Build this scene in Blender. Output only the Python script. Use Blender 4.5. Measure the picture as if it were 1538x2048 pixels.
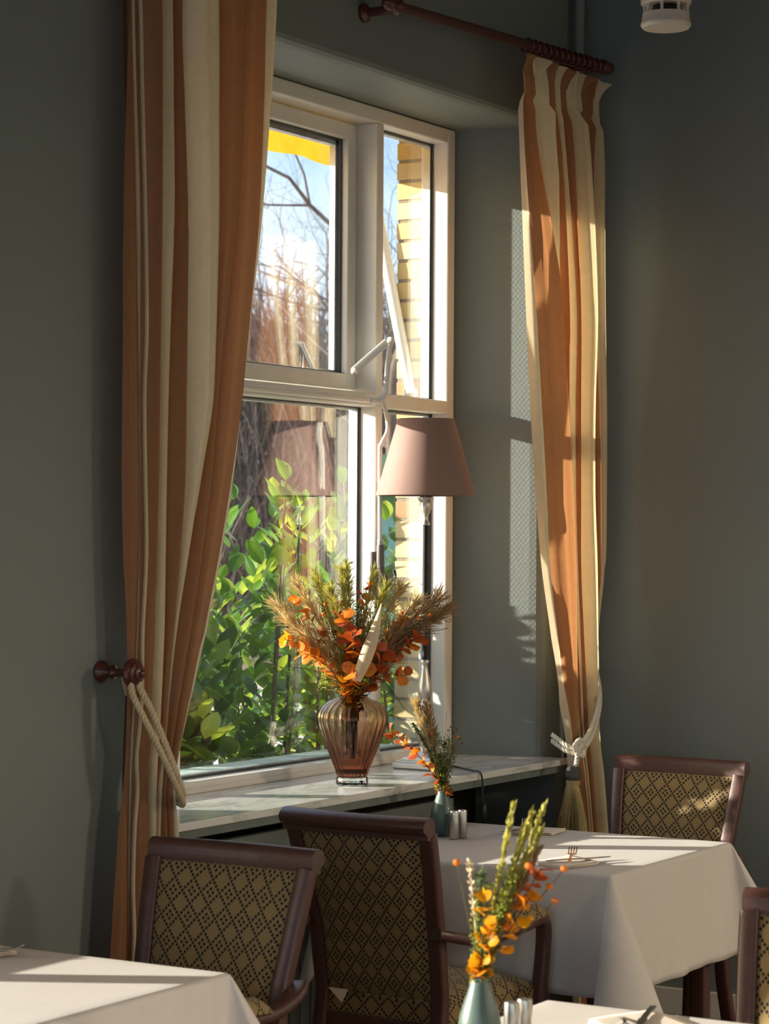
import bpy, bmesh, math, random
from mathutils import Vector, Matrix, Quaternion, noise

for _o in list(bpy.data.objects):
    bpy.data.objects.remove(_o)
sc = bpy.context.scene
C = sc.collection
RND = random.Random(11)

# ---------------------------------------------------------------- camera
YAW, PITCH, ROLL = math.radians(31.0), math.radians(0.59), math.radians(0.3626)
F_ = Vector((math.cos(YAW) * math.cos(PITCH), math.sin(YAW) * math.cos(PITCH), math.sin(PITCH)))
R_ = Vector((math.sin(YAW), -math.cos(YAW), 0))
U_ = R_.cross(F_)
cr, sr = math.cos(ROLL), math.sin(ROLL)
RX, UX = cr * R_ + sr * U_, -sr * R_ + cr * U_
cam_d = bpy.data.cameras.new('camera')
cam = bpy.data.objects.new('camera', cam_d)
C.objects.link(cam)
cam.matrix_world = Matrix(((RX.x, UX.x, -F_.x, 0), (RX.y, UX.y, -F_.y, 0), (RX.z, UX.z, -F_.z, 1.65), (0, 0, 0, 1)))
cam_d.sensor_fit = 'VERTICAL'
cam_d.sensor_height = 36.0
cam_d.lens = 4779.4 / 2048 * 36.0
cam_d.clip_start, cam_d.clip_end = 0.05, 400
cam_d.dof.use_dof = True
cam_d.dof.focus_distance = 7.3
cam_d.dof.aperture_fstop = 8.5
sc.camera = cam

# ---------------------------------------------------------------- world, sun, exposure
world = bpy.data.worlds.new('sky')
sc.world = world
world.use_nodes = True
nt = world.node_tree
nt.nodes.clear()
tc = nt.nodes.new('ShaderNodeTexCoord')
nz = nt.nodes.new('ShaderNodeTexNoise')
nz.inputs['Scale'].default_value = 5.0
nz.inputs['Detail'].default_value = 5.0
nz.inputs['Roughness'].default_value = 0.55
mp = nt.nodes.new('ShaderNodeMapping')
mp.inputs['Scale'].default_value = (1, 1, 2.4)
rp = nt.nodes.new('ShaderNodeValToRGB')
rp.color_ramp.elements[0].position = 0.40
rp.color_ramp.elements[0].color = (0.22, 0.40, 0.78, 1)
rp.color_ramp.elements[1].position = 0.66
rp.color_ramp.elements[1].color = (0.70, 0.78, 0.94, 1)
bg = nt.nodes.new('ShaderNodeBackground')
bg.inputs['Strength'].default_value = 0.95
ow = nt.nodes.new('ShaderNodeOutputWorld')
nt.links.new(tc.outputs['Generated'], mp.inputs['Vector'])
nt.links.new(mp.outputs[0], nz.inputs['Vector'])
nt.links.new(nz.outputs['Fac'], rp.inputs['Fac'])
nt.links.new(rp.outputs['Color'], bg.inputs['Color'])
# clear winter air with haze round the low sun, laid over the cloud pattern
sky = nt.nodes.new('ShaderNodeTexSky')
sky.sky_type = 'NISHITA'
sky.sun_disc = False
sky.sun_elevation = math.radians(13.0)
sky.sun_rotation = math.radians(-29.2)
sky.air_density = 1.2
sky.dust_density = 2.5
bg2 = nt.nodes.new('ShaderNodeBackground')
bg2.inputs['Strength'].default_value = 0.15
ad = nt.nodes.new('ShaderNodeAddShader')
nt.links.new(sky.outputs[0], bg2.inputs['Color'])
nt.links.new(bg.outputs[0], ad.inputs[0])
nt.links.new(bg2.outputs[0], ad.inputs[1])
nt.links.new(ad.outputs[0], ow.inputs['Surface'])

sun_d = bpy.data.lights.new('sun', 'SUN')
sun_d.energy = 9.5
sun_d.color = (1.0, 0.93, 0.82)
sun_d.angle = math.radians(0.55)
sun = bpy.data.objects.new('sun', sun_d)
C.objects.link(sun)
SUN_EL, SUN_AZ = math.radians(13.0), Vector((0.487, -0.873, 0)).normalized()
sd = SUN_AZ * math.cos(SUN_EL) + Vector((0, 0, -math.sin(SUN_EL)))
sun.rotation_mode = 'QUATERNION'
sun.rotation_quaternion = sd.to_track_quat('-Z', 'Y')
sun.location = (4, 12, 6)

sc.view_settings.view_transform = 'Standard'
sc.view_settings.look = 'None'
sc.view_settings.gamma = 1.0
sc.view_settings.use_curve_mapping = False
sc.view_settings.exposure = 0.58

# unseen fill lights added to warm the tablecloth fronts and window wall
for lx, ly, lw in ((6.9, -1.8, 100.0), (4.2, -2.6, 68.0)):
    ld = bpy.data.lights.new('warm_fill', 'AREA')
    ld.shape = 'DISK'
    ld.size = 0.5
    ld.energy = lw
    ld.color = (1.0, 0.83, 0.63)
    lo = bpy.data.objects.new('warm_fill', ld)
    C.objects.link(lo)
    lo.location = (lx, ly, 2.8)
sc.cycles.max_bounces = 8
sc.cycles.diffuse_bounces = 3
sc.cycles.glossy_bounces = 3
sc.cycles.transmission_bounces = 8
sc.cycles.transparent_max_bounces = 10
sc.cycles.caustics_reflective = False
sc.cycles.caustics_refractive = False

# ---------------------------------------------------------------- materials
def srgb(r, g, b):
    f = lambda c: (c / 255) / 12.92 if c / 255 <= 0.04045 else ((c / 255 + 0.055) / 1.055) ** 2.4
    return (f(r), f(g), f(b), 1)

def new_mat(name):
    m = bpy.data.materials.new(name)
    m.use_nodes = True
    n = m.node_tree
    n.nodes.clear()
    out = n.nodes.new('ShaderNodeOutputMaterial')
    return m, n, out

def P_(n, typ, **kw):
    nd = n.nodes.new(typ)
    for k, v in kw.items():
        if k in nd.inputs:
            nd.inputs[k].default_value = v
        else:
            setattr(nd, k, v)
    return nd

def mat(name, colr, rough=0.5, metal=0.0, var=0.12, scale=30.0, stretch=(1, 1, 1), bump=0.0, bscale=200.0, spec=0.5, sheen=0.0, trans=0.0, coat=0.0):
    """principled with noise-varied colour and optional fine bump / translucency"""
    m, n, out = new_mat(name)
    b = P_(n, 'ShaderNodeBsdfPrincipled', Roughness=rough, Metallic=metal)
    b.inputs['Specular IOR Level'].default_value = spec
    b.inputs['Sheen Weight'].default_value = sheen
    b.inputs['Coat Weight'].default_value = coat
    t = P_(n, 'ShaderNodeTexCoord')
    mpn = P_(n, 'ShaderNodeMapping')
    mpn.inputs['Scale'].default_value = stretch
    n.links.new(t.outputs['Object'], mpn.inputs['Vector'])
    ns = P_(n, 'ShaderNodeTexNoise', Scale=scale, Detail=4.0)
    n.links.new(mpn.outputs[0], ns.inputs['Vector'])
    r = P_(n, 'ShaderNodeValToRGB')
    r.color_ramp.elements[0].position = 0.3
    r.color_ramp.elements[1].position = 0.7
    r.color_ramp.elements[0].color = tuple(c * (1 - var) for c in colr[:3]) + (1,)
    r.color_ramp.elements[1].color = tuple(min(1, c * (1 + var)) for c in colr[:3]) + (1,)
    n.links.new(ns.outputs['Fac'], r.inputs['Fac'])
    n.links.new(r.outputs['Color'], b.inputs['Base Color'])
    if bump:
        bn = P_(n, 'ShaderNodeTexNoise', Scale=bscale, Detail=2.0)
        n.links.new(mpn.outputs[0], bn.inputs['Vector'])
        bp = P_(n, 'ShaderNodeBump', Strength=bump, Distance=0.002)
        n.links.new(bn.outputs['Fac'], bp.inputs['Height'])
        n.links.new(bp.outputs[0], b.inputs['Normal'])
    if trans:
        tr = P_(n, 'ShaderNodeBsdfTranslucent')
        n.links.new(r.outputs['Color'], tr.inputs['Color'])
        mx = P_(n, 'ShaderNodeMixShader', Fac=trans)
        n.links.new(b.outputs[0], mx.inputs[1])
        n.links.new(tr.outputs[0], mx.inputs[2])
        n.links.new(mx.outputs[0], out.inputs['Surface'])
    else:
        n.links.new(b.outputs[0], out.inputs['Surface'])
    return m

def math_node(n, op, a, b=None, c=None):
    nd = n.nodes.new('ShaderNodeMath')
    nd.operation = op
    for i, v in enumerate((a, b, c)):
        if v is None:
            continue
        if isinstance(v, (int, float)):
            nd.inputs[i].default_value = v
        else:
            n.links.new(v, nd.inputs[i])
    return nd.outputs[0]

def wall_mat(name, colr):
    """painted glass-fibre wallpaper: a small woven relief"""
    m, n, out = new_mat(name)
    b = P_(n, 'ShaderNodeBsdfPrincipled', Roughness=0.55)
    b.inputs['Specular IOR Level'].default_value = 0.35
    t = P_(n, 'ShaderNodeTexCoord')
    sep = P_(n, 'ShaderNodeSeparateXYZ')
    n.links.new(t.outputs['Object'], sep.inputs[0])
    h = math_node(n, 'ADD', sep.outputs[0], sep.outputs[1])
    k = 2 * math.pi / 0.0115
    row = math_node(n, 'MULTIPLY', sep.outputs[2], k * 1.15)
    off = math_node(n, 'MULTIPLY', math_node(n, 'SINE', math_node(n, 'MULTIPLY', row, 0.5)), 1.6)
    w1 = math_node(n, 'SINE', math_node(n, 'ADD', math_node(n, 'MULTIPLY', h, k), off))
    w2 = math_node(n, 'SINE', row)
    hh = math_node(n, 'MULTIPLY', w1, w2)
    nz_ = P_(n, 'ShaderNodeTexNoise', Scale=60.0, Detail=3.0)
    n.links.new(t.outputs['Object'], nz_.inputs['Vector'])
    hh = math_node(n, 'ADD', hh, math_node(n, 'MULTIPLY', nz_.outputs['Fac'], 1.6))
    bp = P_(n, 'ShaderNodeBump', Strength=0.3, Distance=0.0012)
    n.links.new(hh, bp.inputs['Height'])
    n.links.new(bp.outputs[0], b.inputs['Normal'])
    n2 = P_(n, 'ShaderNodeTexNoise', Scale=1.5, Detail=2.0)
    n.links.new(t.outputs['Object'], n2.inputs['Vector'])
    r = P_(n, 'ShaderNodeValToRGB')
    r.color_ramp.elements[0].color = tuple(c * 0.94 for c in colr[:3]) + (1,)
    r.color_ramp.elements[1].color = tuple(c * 1.06 for c in colr[:3]) + (1,)
    n.links.new(n2.outputs['Fac'], r.inputs['Fac'])
    n.links.new(r.outputs['Color'], b.inputs['Base Color'])
    n.links.new(b.outputs[0], out.inputs['Surface'])
    return m

def pane_mat(name, r0, tint):
    """clear glazing: Schlick reflectance over straight transmission"""
    m, n, out = new_mat(name)
    g = P_(n, 'ShaderNodeNewGeometry')
    dt = n.nodes.new('ShaderNodeVectorMath')
    dt.operation = 'DOT_PRODUCT'
    n.links.new(g.outputs['Incoming'], dt.inputs[0])
    n.links.new(g.outputs['Normal'], dt.inputs[1])
    c = math_node(n, 'ABSOLUTE', dt.outputs['Value'])
    p5 = math_node(n, 'POWER', math_node(n, 'SUBTRACT', 1.0, c), 3.0)
    fac = math_node(n, 'ADD', math_node(n, 'MULTIPLY', p5, 1 - r0), r0)
    tr = P_(n, 'ShaderNodeBsdfTransparent', Color=tint)
    gl = P_(n, 'ShaderNodeBsdfGlossy', Roughness=0.012)
    gl.inputs['Color'].default_value = (1, 1, 1, 1)
    mx = P_(n, 'ShaderNodeMixShader')
    n.links.new(fac, mx.inputs[0])
    n.links.new(tr.outputs[0], mx.inputs[1])
    n.links.new(gl.outputs[0], mx.inputs[2])
    n.links.new(mx.outputs[0], out.inputs['Surface'])
    return m

def glass_mat(name, top, bot, z0, z1, rough=0.02):
    """tinted blown glass, the tint running down the body"""
    m, n, out = new_mat(name)
    t = P_(n, 'ShaderNodeTexCoord')
    sep = P_(n, 'ShaderNodeSeparateXYZ')
    n.links.new(t.outputs['Object'], sep.inputs[0])
    mr = P_(n, 'ShaderNodeMapRange')
    mr.inputs['From Min'].default_value = z0
    mr.inputs['From Max'].default_value = z1
    n.links.new(sep.outputs[2], mr.inputs['Value'])
    r = P_(n, 'ShaderNodeValToRGB')
    r.color_ramp.elements[0].color = bot
    r.color_ramp.elements[1].color = top
    n.links.new(mr.outputs[0], r.inputs['Fac'])
    g = P_(n, 'ShaderNodeBsdfGlass', Roughness=rough, IOR=1.46)
    n.links.new(r.outputs['Color'], g.inputs['Color'])
    n.links.new(g.outputs[0], out.inputs['Surface'])
    return m

def fabric_mat(name, base, dark, p=0.053):
    """gold upholstery with a dotted lattice and four-dot motifs, in UV metres"""
    m, n, out = new_mat(name)
    uv = P_(n, 'ShaderNodeUVMap', uv_map='uv')
    sep = P_(n, 'ShaderNodeSeparateXYZ')
    n.links.new(uv.outputs[0], sep.inputs[0])
    u = math_node(n, 'MULTIPLY', sep.outputs[0], 1 / p)
    v = math_node(n, 'MULTIPLY', sep.outputs[1], 1 / (p * 1.06))
    a = math_node(n, 'ADD', u, v)
    b = math_node(n, 'SUBTRACT', u, v)
    def tri(x, k):
        # distance from nearest integer of x*k
        y = math_node(n, 'MULTIPLY', x, k) if k != 1 else x
        fr = math_node(n, 'FRACT', math_node(n, 'ADD', y, 100.5))
        return math_node(n, 'ABSOLUTE', math_node(n, 'SUBTRACT', fr, 0.5))
    def band(x, lo):
        return math_node(n, 'LESS_THAN', x, lo)
    dA = math_node(n, 'MULTIPLY', band(tri(a, 1), 0.085), band(tri(b, 4), 0.34))
    dB = math_node(n, 'MULTIPLY', band(tri(b, 1), 0.085), band(tri(a, 4), 0.34))
    ca = math_node(n, 'ABSOLUTE', math_node(n, 'SUBTRACT', tri(math_node(n, 'ADD', a, 0.5), 1), 0.14))
    cb = math_node(n, 'ABSOLUTE', math_node(n, 'SUBTRACT', tri(math_node(n, 'ADD', b, 0.5), 1), 0.14))
    cl = math_node(n, 'MULTIPLY', band(ca, 0.085), band(cb, 0.085))
    par = math_node(n, 'ADD', math_node(n, 'FLOOR', math_node(n, 'ADD', a, 100)), math_node(n, 'FLOOR', math_node(n, 'ADD', b, 100)))
    par = math_node(n, 'LESS_THAN', math_node(n, 'MODULO', par, 2), 0.5)
    cl = math_node(n, 'MULTIPLY', cl, par)
    tot = math_node(n, 'MINIMUM', math_node(n, 'ADD', math_node(n, 'ADD', dA, dB), cl), 1.0)
    ns = P_(n, 'ShaderNodeTexNoise', Scale=900.0, Detail=2.0)
    n.links.new(uv.outputs[0], ns.inputs['Vector'])
    r = P_(n, 'ShaderNodeValToRGB')
    r.color_ramp.elements[0].color = tuple(c * 0.75 for c in base[:3]) + (1,)
    r.color_ramp.elements[1].color = tuple(min(1, c * 1.25) for c in base[:3]) + (1,)
    n.links.new(ns.outputs['Fac'], r.inputs['Fac'])
    mx = P_(n, 'ShaderNodeMix', data_type='RGBA')
    n.links.new(tot, mx.inputs[0])
    n.links.new(r.outputs['Color'], mx.inputs[6])
    mx.inputs[7].default_value = dark
    bs = P_(n, 'ShaderNodeBsdfPrincipled', Roughness=0.85)
    bs.inputs['Sheen Weight'].default_value = 0.15
    bs.inputs['Specular IOR Level'].default_value = 0.2
    n.links.new(mx.outputs[2], bs.inputs['Base Color'])
    bp = P_(n, 'ShaderNodeBump', Strength=0.25, Distance=0.001)
    hh = math_node(n, 'SUBTRACT', ns.outputs['Fac'], tot)
    n.links.new(hh, bp.inputs['Height'])
    n.links.new(bp.outputs[0], bs.inputs['Normal'])
    n.links.new(bs.outputs[0], out.inputs['Surface'])
    return m

def marble_mat(name):
    m, n, out = new_mat(name)
    b = P_(n, 'ShaderNodeBsdfPrincipled', Roughness=0.13)
    t = P_(n, 'ShaderNodeTexCoord')
    mpn = P_(n, 'ShaderNodeMapping')
    mpn.inputs['Scale'].default_value = (1.0, 3.0, 3.0)
    n.links.new(t.outputs['Object'], mpn.inputs['Vector'])
    ns = P_(n, 'ShaderNodeTexNoise', Scale=5.0, Detail=9.0, Roughness=0.65, Distortion=1.2)
    n.links.new(mpn.outputs[0], ns.inputs['Vector'])
    r = P_(n, 'ShaderNodeValToRGB')
    r.color_ramp.elements[0].position = 0.36
    r.color_ramp.elements[0].color = srgb(184, 184, 180)
    r.color_ramp.elements[1].position = 0.52
    r.color_ramp.elements[1].color = srgb(228, 226, 220)
    n.links.new(ns.outputs['Fac'], r.inputs['Fac'])
    n.links.new(r.outputs['Color'], b.inputs['Base Color'])
    n.links.new(b.outputs[0], out.inputs['Surface'])
    return m

M = {}
M['wall'] = wall_mat('wall_paint', srgb(131, 139, 135))
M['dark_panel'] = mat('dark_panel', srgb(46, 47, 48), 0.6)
M['ceiling'] = mat('ceiling_paint', srgb(128, 120, 108), 0.8, scale=3)
M['floor'] = mat('floor_carpet', srgb(96, 72, 56), 0.9, bump=0.4)
M['cream_paint'] = mat('cream_paint', srgb(240, 236, 226), 0.35, var=0.03, scale=12, bump=0.06, bscale=40)
M['white_paint'] = mat('white_paint', srgb(240, 238, 230), 0.3, var=0.02)
M['grey_seal'] = mat('grey_seal', srgb(70, 74, 72), 0.5)
M['spacer'] = mat('aluminium_spacer', srgb(190, 196, 196), 0.35, metal=0.6)
M['pane'] = pane_mat('window_glass', 0.065, (0.97, 0.985, 0.98, 1))
M['marble'] = marble_mat('white_marble')
M['board'] = mat('sill_board_paint', srgb(112, 120, 114), 0.5)
M['wood'] = mat('dark_wood', srgb(84, 54, 46), 0.38, var=0.22, scale=14, stretch=(3, 3, 14), coat=0.1)
M['rodwood'] = mat('mahogany_rod', srgb(88, 44, 36), 0.35, var=0.15, coat=0.2)
M['fabric'] = fabric_mat('gold_lattice_upholstery', srgb(150, 126, 84), srgb(36, 34, 36))
M['cloth'] = mat('white_table_linen', srgb(232, 224, 216), 0.75, var=0.02, bump=0.08, bscale=900, trans=0.12)
M['napkin'] = mat('napkin_linen', srgb(238, 222, 204), 0.8, var=0.03, bump=0.1)
M['steel'] = mat('brushed_steel', srgb(200, 196, 190), 0.28, metal=1.0, var=0.05, stretch=(40, 40, 1))
M['cut'] = mat('polished_cutlery', srgb(205, 203, 200), 0.16, metal=1.0, var=0.03)
M['curt_cream'] = mat('curtain_cream_satin', srgb(234, 216, 178), 0.5, var=0.04, scale=40, sheen=0.1, trans=0.35)
M['curt_tan'] = mat('curtain_caramel_satin', srgb(176, 122, 78), 0.5, var=0.05, scale=40, sheen=0.1, trans=0.45)
M['rope'] = mat('twisted_cord', srgb(214, 194, 156), 0.55, var=0.1, scale=200)
M['rope_white'] = mat('pale_twisted_cord', srgb(228, 220, 200), 0.5, var=0.1, scale=200)
M['tassel'] = mat('tassel_silk', srgb(196, 170, 112), 0.5, var=0.25, scale=60, stretch=(6, 6, 0.4))
M['bead'] = mat('dark_bead_glass', srgb(92, 92, 84), 0.08, var=0.1)
M['shade'] = mat('mauve_lampshade_silk', srgb(152, 121, 110), 0.7, var=0.03, bump=0.05, bscale=600, trans=0.06)
M['pewter'] = mat('pewter', srgb(214, 208, 198), 0.36, metal=0.8, var=0.06, scale=20)
M['black_metal'] = mat('black_lacquer', srgb(24, 22, 22), 0.5, spec=0.3)
M['grey_plastic'] = mat('grey_plastic', srgb(104, 102, 100), 0.4)
M['black_plastic'] = mat('black_plastic', srgb(26, 26, 28), 0.45)
M['amber'] = glass_mat('amber_glass', srgb(250, 238, 226), srgb(214, 178, 160), 0.03, 0.2)
M['clear'] = glass_mat('clear_glass', (0.96, 0.98, 0.97, 1), (0.96, 0.98, 0.97, 1), 0, 1)
M['teal_ceramic'] = mat('sage_ceramic', srgb(84, 103, 95), 0.42, var=0.06, scale=20, coat=0.15)
M['stem'] = mat('dry_stem', srgb(120, 104, 62), 0.7)
M['stem_dark'] = mat('dark_stem', srgb(58, 48, 38), 0.7)
M['wire'] = mat('black_twig', srgb(40, 34, 34), 0.6)
M['orange'] = mat('orange_leaf', srgb(238, 140, 40), 0.5, var=0.22, scale=25, trans=0.4)
M['amber_leaf'] = mat('amber_leaf', srgb(236, 152, 30), 0.5, var=0.2, scale=25, trans=0.4)
M['rust'] = mat('rust_leaf', srgb(190, 88, 36), 0.5, var=0.22, scale=25, trans=0.35)
M['yellow_leaf'] = mat('yellow_leaf', srgb(244, 170, 20), 0.5, var=0.15, scale=25, trans=0.4)
M['plume_tan'] = mat('tan_plume', srgb(220, 196, 142), 0.7, var=0.3, scale=50, trans=0.3)
M['plume_lime'] = mat('lime_plume', srgb(206, 200, 104), 0.7, var=0.3, scale=50, trans=0.3)
M['plume_brown'] = mat('brown_plume', srgb(180, 148, 104), 0.7, var=0.3, scale=50, trans=0.25)
M['sprig'] = mat('dark_green_sprig', srgb(78, 100, 48), 0.7, var=0.3, scale=50, trans=0.2)
M['moss'] = mat('moss_green_sprig', srgb(156, 164, 66), 0.7, var=0.3, scale=50, trans=0.3)
M['palm'] = mat('bleached_palm', srgb(234, 218, 182), 0.6, var=0.08, scale=20, trans=0.3)
M['raffia'] = mat('raffia', srgb(190, 130, 62), 0.7, var=0.2)
M['white_plastic'] = mat('white_plastic', srgb(226, 216, 198), 0.4, var=0.02)
M['radiator'] = mat('radiator_paint', srgb(150, 156, 148), 0.4)
# outdoors
M['ground'] = mat('pale_paving', srgb(214, 196, 182), 0.9, var=0.08, scale=2)
M['laurel'] = mat('laurel_leaf', srgb(104, 146, 40), 0.3, var=0.25, scale=9, trans=0.35)
M['laurel_light'] = mat('young_laurel_leaf', srgb(176, 194, 60), 0.32, var=0.25, scale=9, trans=0.4)
M['laurel_dark'] = mat('old_laurel_leaf', srgb(70, 108, 48), 0.28, var=0.25, scale=9, trans=0.25)
M['bark'] = mat('bark', srgb(96, 84, 76), 0.85, var=0.3, scale=8)
M['twig'] = mat('bare_twig', srgb(112, 98, 88), 0.85, var=0.3, scale=3)
M['evergreen'] = mat('evergreen', srgb(66, 78, 50), 0.8, var=0.35, scale=3)
M['awning'] = mat('yellow_canvas', srgb(232, 178, 40), 0.8, var=0.06, scale=8, trans=0.35)
M['mortar'] = mat('mortar', srgb(150, 138, 118), 0.9, bump=0.5)
M['brick_y'] = mat('yellow_brick', srgb(196, 172, 112), 0.55, var=0.10, scale=18, bump=0.3, bscale=60)
M['brick_c'] = mat('cream_brick', srgb(200, 184, 140), 0.55, var=0.10, scale=18, bump=0.3, bscale=60)
M['brick_o'] = mat('orange_brick', srgb(190, 130, 88), 0.6, var=0.12, scale=18, bump=0.3, bscale=60)
M['out_sill'] = mat('pale_stone_sill', srgb(196, 214, 198), 0.5, var=0.05)
M['shed'] = mat('teal_boards', srgb(120, 164, 160), 0.7, var=0.08)
M['shed_green'] = mat('green_boards', srgb(70, 116, 70), 0.7, var=0.1)

# ---------------------------------------------------------------- mesh helpers
class MB:
    def __init__(s):
        s.v, s.f, s.mi, s.uv = [], [], [], []

    def add(s, verts, faces, mi=0, uvs=None):
        o = len(s.v)
        s.v += [tuple(p) for p in verts]
        for k, f in enumerate(faces):
            s.f.append(tuple(i + o for i in f))
            s.mi.append(mi)
            s.uv.append([uvs[i] for i in f] if uvs else [(0, 0)] * len(f))
        return s

    def box(s, x0, x1, y0, y1, z0, z1, mi=0):
        return s.add([(x0, y0, z0), (x1, y0, z0), (x1, y1, z0), (x0, y1, z0), (x0, y0, z1), (x1, y0, z1), (x1, y1, z1), (x0, y1, z1)],
                     [(3, 2, 1, 0), (4, 5, 6, 7), (0, 1, 5, 4), (1, 2, 6, 5), (2, 3, 7, 6), (3, 0, 4, 7)], mi)

    def sweep(s, pts, sec, side=None, closed_sec=True, caps=True, scale=None, mi=0):
        """sweep a 2-D section (a along side, b along normal) down a path"""
        pts = [Vector(p) for p in pts]
        n, k = len(pts), len(sec)
        vs, fs = [], []
        prev = None
        for i, p in enumerate(pts):
            t = (pts[min(i + 1, n - 1)] - pts[max(i - 1, 0)])
            t = t.normalized() if t.length > 1e-9 else Vector((0, 0, 1))
            if side is not None:
                a = Vector(side) - t * t.dot(Vector(side))
                a.normalize()
            else:
                if prev is None:
                    h = Vector((0, 0, 1)) if abs(t.z) < 0.9 else Vector((1, 0, 0))
                    a = h.cross(t).normalized()
                else:
                    a = prev - t * prev.dot(t)
                    a = a.normalized() if a.length > 1e-6 else prev
            prev = a
            b = t.cross(a)
            sc_ = 1.0 if scale is None else scale[i]
            for (u, w) in sec:
                vs.append(p + a * (u * sc_) + b * (w * sc_))
        for i in range(n - 1):
            for j in range(k if closed_sec else k - 1):
                j2 = (j + 1) % k
                fs.append((i * k + j, i * k + j2, (i + 1) * k + j2, (i + 1) * k + j))
        if caps and closed_sec:
            fs.append(tuple(range(k - 1, -1, -1)))
            fs.append(tuple((n - 1) * k + j for j in range(k)))
        return s.add(vs, fs, mi)

    def tube(s, pts, r, n=8, mi=0, caps=True):
        sec = [(math.cos(2 * math.pi * j / n), math.sin(2 * math.pi * j / n)) for j in range(n)]
        rs = r if isinstance(r, (list, tuple)) else [r] * len(pts)
        return s.sweep(pts, sec, scale=rs, caps=caps, mi=mi)

    def lathe(s, prof, n=32, c=(0, 0, 0), ripple=None, axis='z', mi=0):
        """prof: list of (r, h); poles closed when r == 0"""
        vs, fs = [], []
        k = len(prof)
        for (r, h) in prof:
            for j in range(n):
                a = 2 * math.pi * j / n
                rr = r * (ripple(a, h) if ripple else 1.0)
                x, y = rr * math.cos(a), rr * math.sin(a)
                if axis == 'z':
                    q = (c[0] + x, c[1] + y, c[2] + h)
                elif axis == 'y':
                    q = (c[0] + x, c[1] - h, c[2] + y)
                else:
                    q = (c[0] + h, c[1] + x, c[2] + y)
                vs.append(q)
        for i in range(k - 1):
            for j in range(n):
                j2 = (j + 1) % n
                fs.append((i * n + j, i * n + j2, (i + 1) * n + j2, (i + 1) * n + j))
        return s.add(vs, fs, mi)

    def grid(s, fn, nu, nv, mi=0, uvf=None, mif=None):
        o = len(s.v)
        uvs = []
        for j in range(nv + 1):
            for i in range(nu + 1):
                s.v.append(tuple(fn(i / nu, j / nv)))
                uvs.append(uvf(i / nu, j / nv) if uvf else (0, 0))
        for j in range(nv):
            for i in range(nu):
                q = (j * (nu + 1) + i, j * (nu + 1) + i + 1, (j + 1) * (nu + 1) + i + 1, (j + 1) * (nu + 1) + i)
                s.f.append(tuple(o + x for x in q))
                s.mi.append(mif(i / nu, j / nv) if mif else mi)
                s.uv.append([uvs[x] for x in q])
        return s

    def mesh(s, name, mats, smooth=40, off=(0, 0, 0)):
        me = bpy.data.meshes.new(name)
        ox, oy, oz = off
        me.from_pydata([(x - ox, y - oy, z - oz) for x, y, z in s.v], [], s.f)
        for m in (mats if isinstance(mats, (list, tuple)) else [mats]):
            me.materials.append(M[m] if isinstance(m, str) else m)
        me.polygons.foreach_set('material_index', s.mi)
        if any(any(c != (0, 0) for c in u) for u in s.uv[:400]):
            l = me.uv_layers.new(name='uv')
            flat = [c for u in s.uv for p in u for c in p]
            l.data.foreach_set('uv', flat)
        me.validate()
        if smooth is not None:
            me.polygons.foreach_set('use_smooth', [True] * len(me.polygons))
            if smooth < 180:
                me.set_sharp_from_angle(angle=math.radians(smooth))
        me.update()
        return me

    def build(s, name, mats, parent=None, smooth=40, world=True, bevel=0.0, label=None):
        off = parent.get('_o', (0, 0, 0)) if (parent is not None and world) else (0, 0, 0)
        me = s.mesh(name, mats, smooth, tuple(off))
        o = bpy.data.objects.new(name, me)
        C.objects.link(o)
        o.parent = parent
        if parent is not None:
            o['_o'] = list(off)
        if bevel:
            b = o.modifiers.new('bevel', 'BEVEL')
            b.width = bevel
            b.segments = 2
            b.limit_method = 'ANGLE'
        if label:
            o['label'] = label
        return o

def tag(o, label, cat, group=None):
    o['label'] = label
    o['category'] = cat
    if group:
        o['group'] = group
    return o

def thing(name, label, cat, loc=(0, 0, 0), rz=0.0, group=None):
    e = bpy.data.objects.new(name, None)
    e.empty_display_size = 0.1
    C.objects.link(e)
    e.location = loc
    e.rotation_euler = (0, 0, rz)
    e['_o'] = list(loc)
    return tag(e, label, cat, group)

def struct(o):
    o['kind'] = 'structure'
    return o

def dup(root, loc, rz, label):
    def cp(o, par):
        c = o.copy()
        C.objects.link(c)
        c.parent = par
        for ch in o.children:
            cp(ch, c)
        return c
    r = cp(root, None)
    r.location = loc
    r.rotation_euler = (0, 0, rz)
    r['label'] = label
    return r

def smoothpath(pts, n=8):
    """Catmull-Rom through the points"""
    P = [Vector(p) for p in pts]
    out = []
    for i in range(len(P) - 1):
        p0, p1, p2, p3 = P[max(i - 1, 0)], P[i], P[i + 1], P[min(i + 2, len(P) - 1)]
        for k in range(n):
            t = k / n
            out.append(0.5 * ((2 * p1) + (p2 - p0) * t + (2 * p0 - 5 * p1 + 4 * p2 - p3) * t * t + (3 * p1 - p0 - 3 * p2 + p3) * t ** 3))
    out.append(P[-1])
    return out

def rsec(w, h, r=0.3):
    """rounded rectangle section"""
    out = []
    rr = min(w, h) * r
    for cx, cy, a0 in ((w / 2 - rr, h / 2 - rr, 0), (-w / 2 + rr, h / 2 - rr, 90), (-w / 2 + rr, -h / 2 + rr, 180), (w / 2 - rr, -h / 2 + rr, 270)):
        for k in range(3):
            a = math.radians(a0 + 45 * k)
            out.append((cx + rr * math.cos(a), cy + rr * math.sin(a)))
    return out
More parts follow.
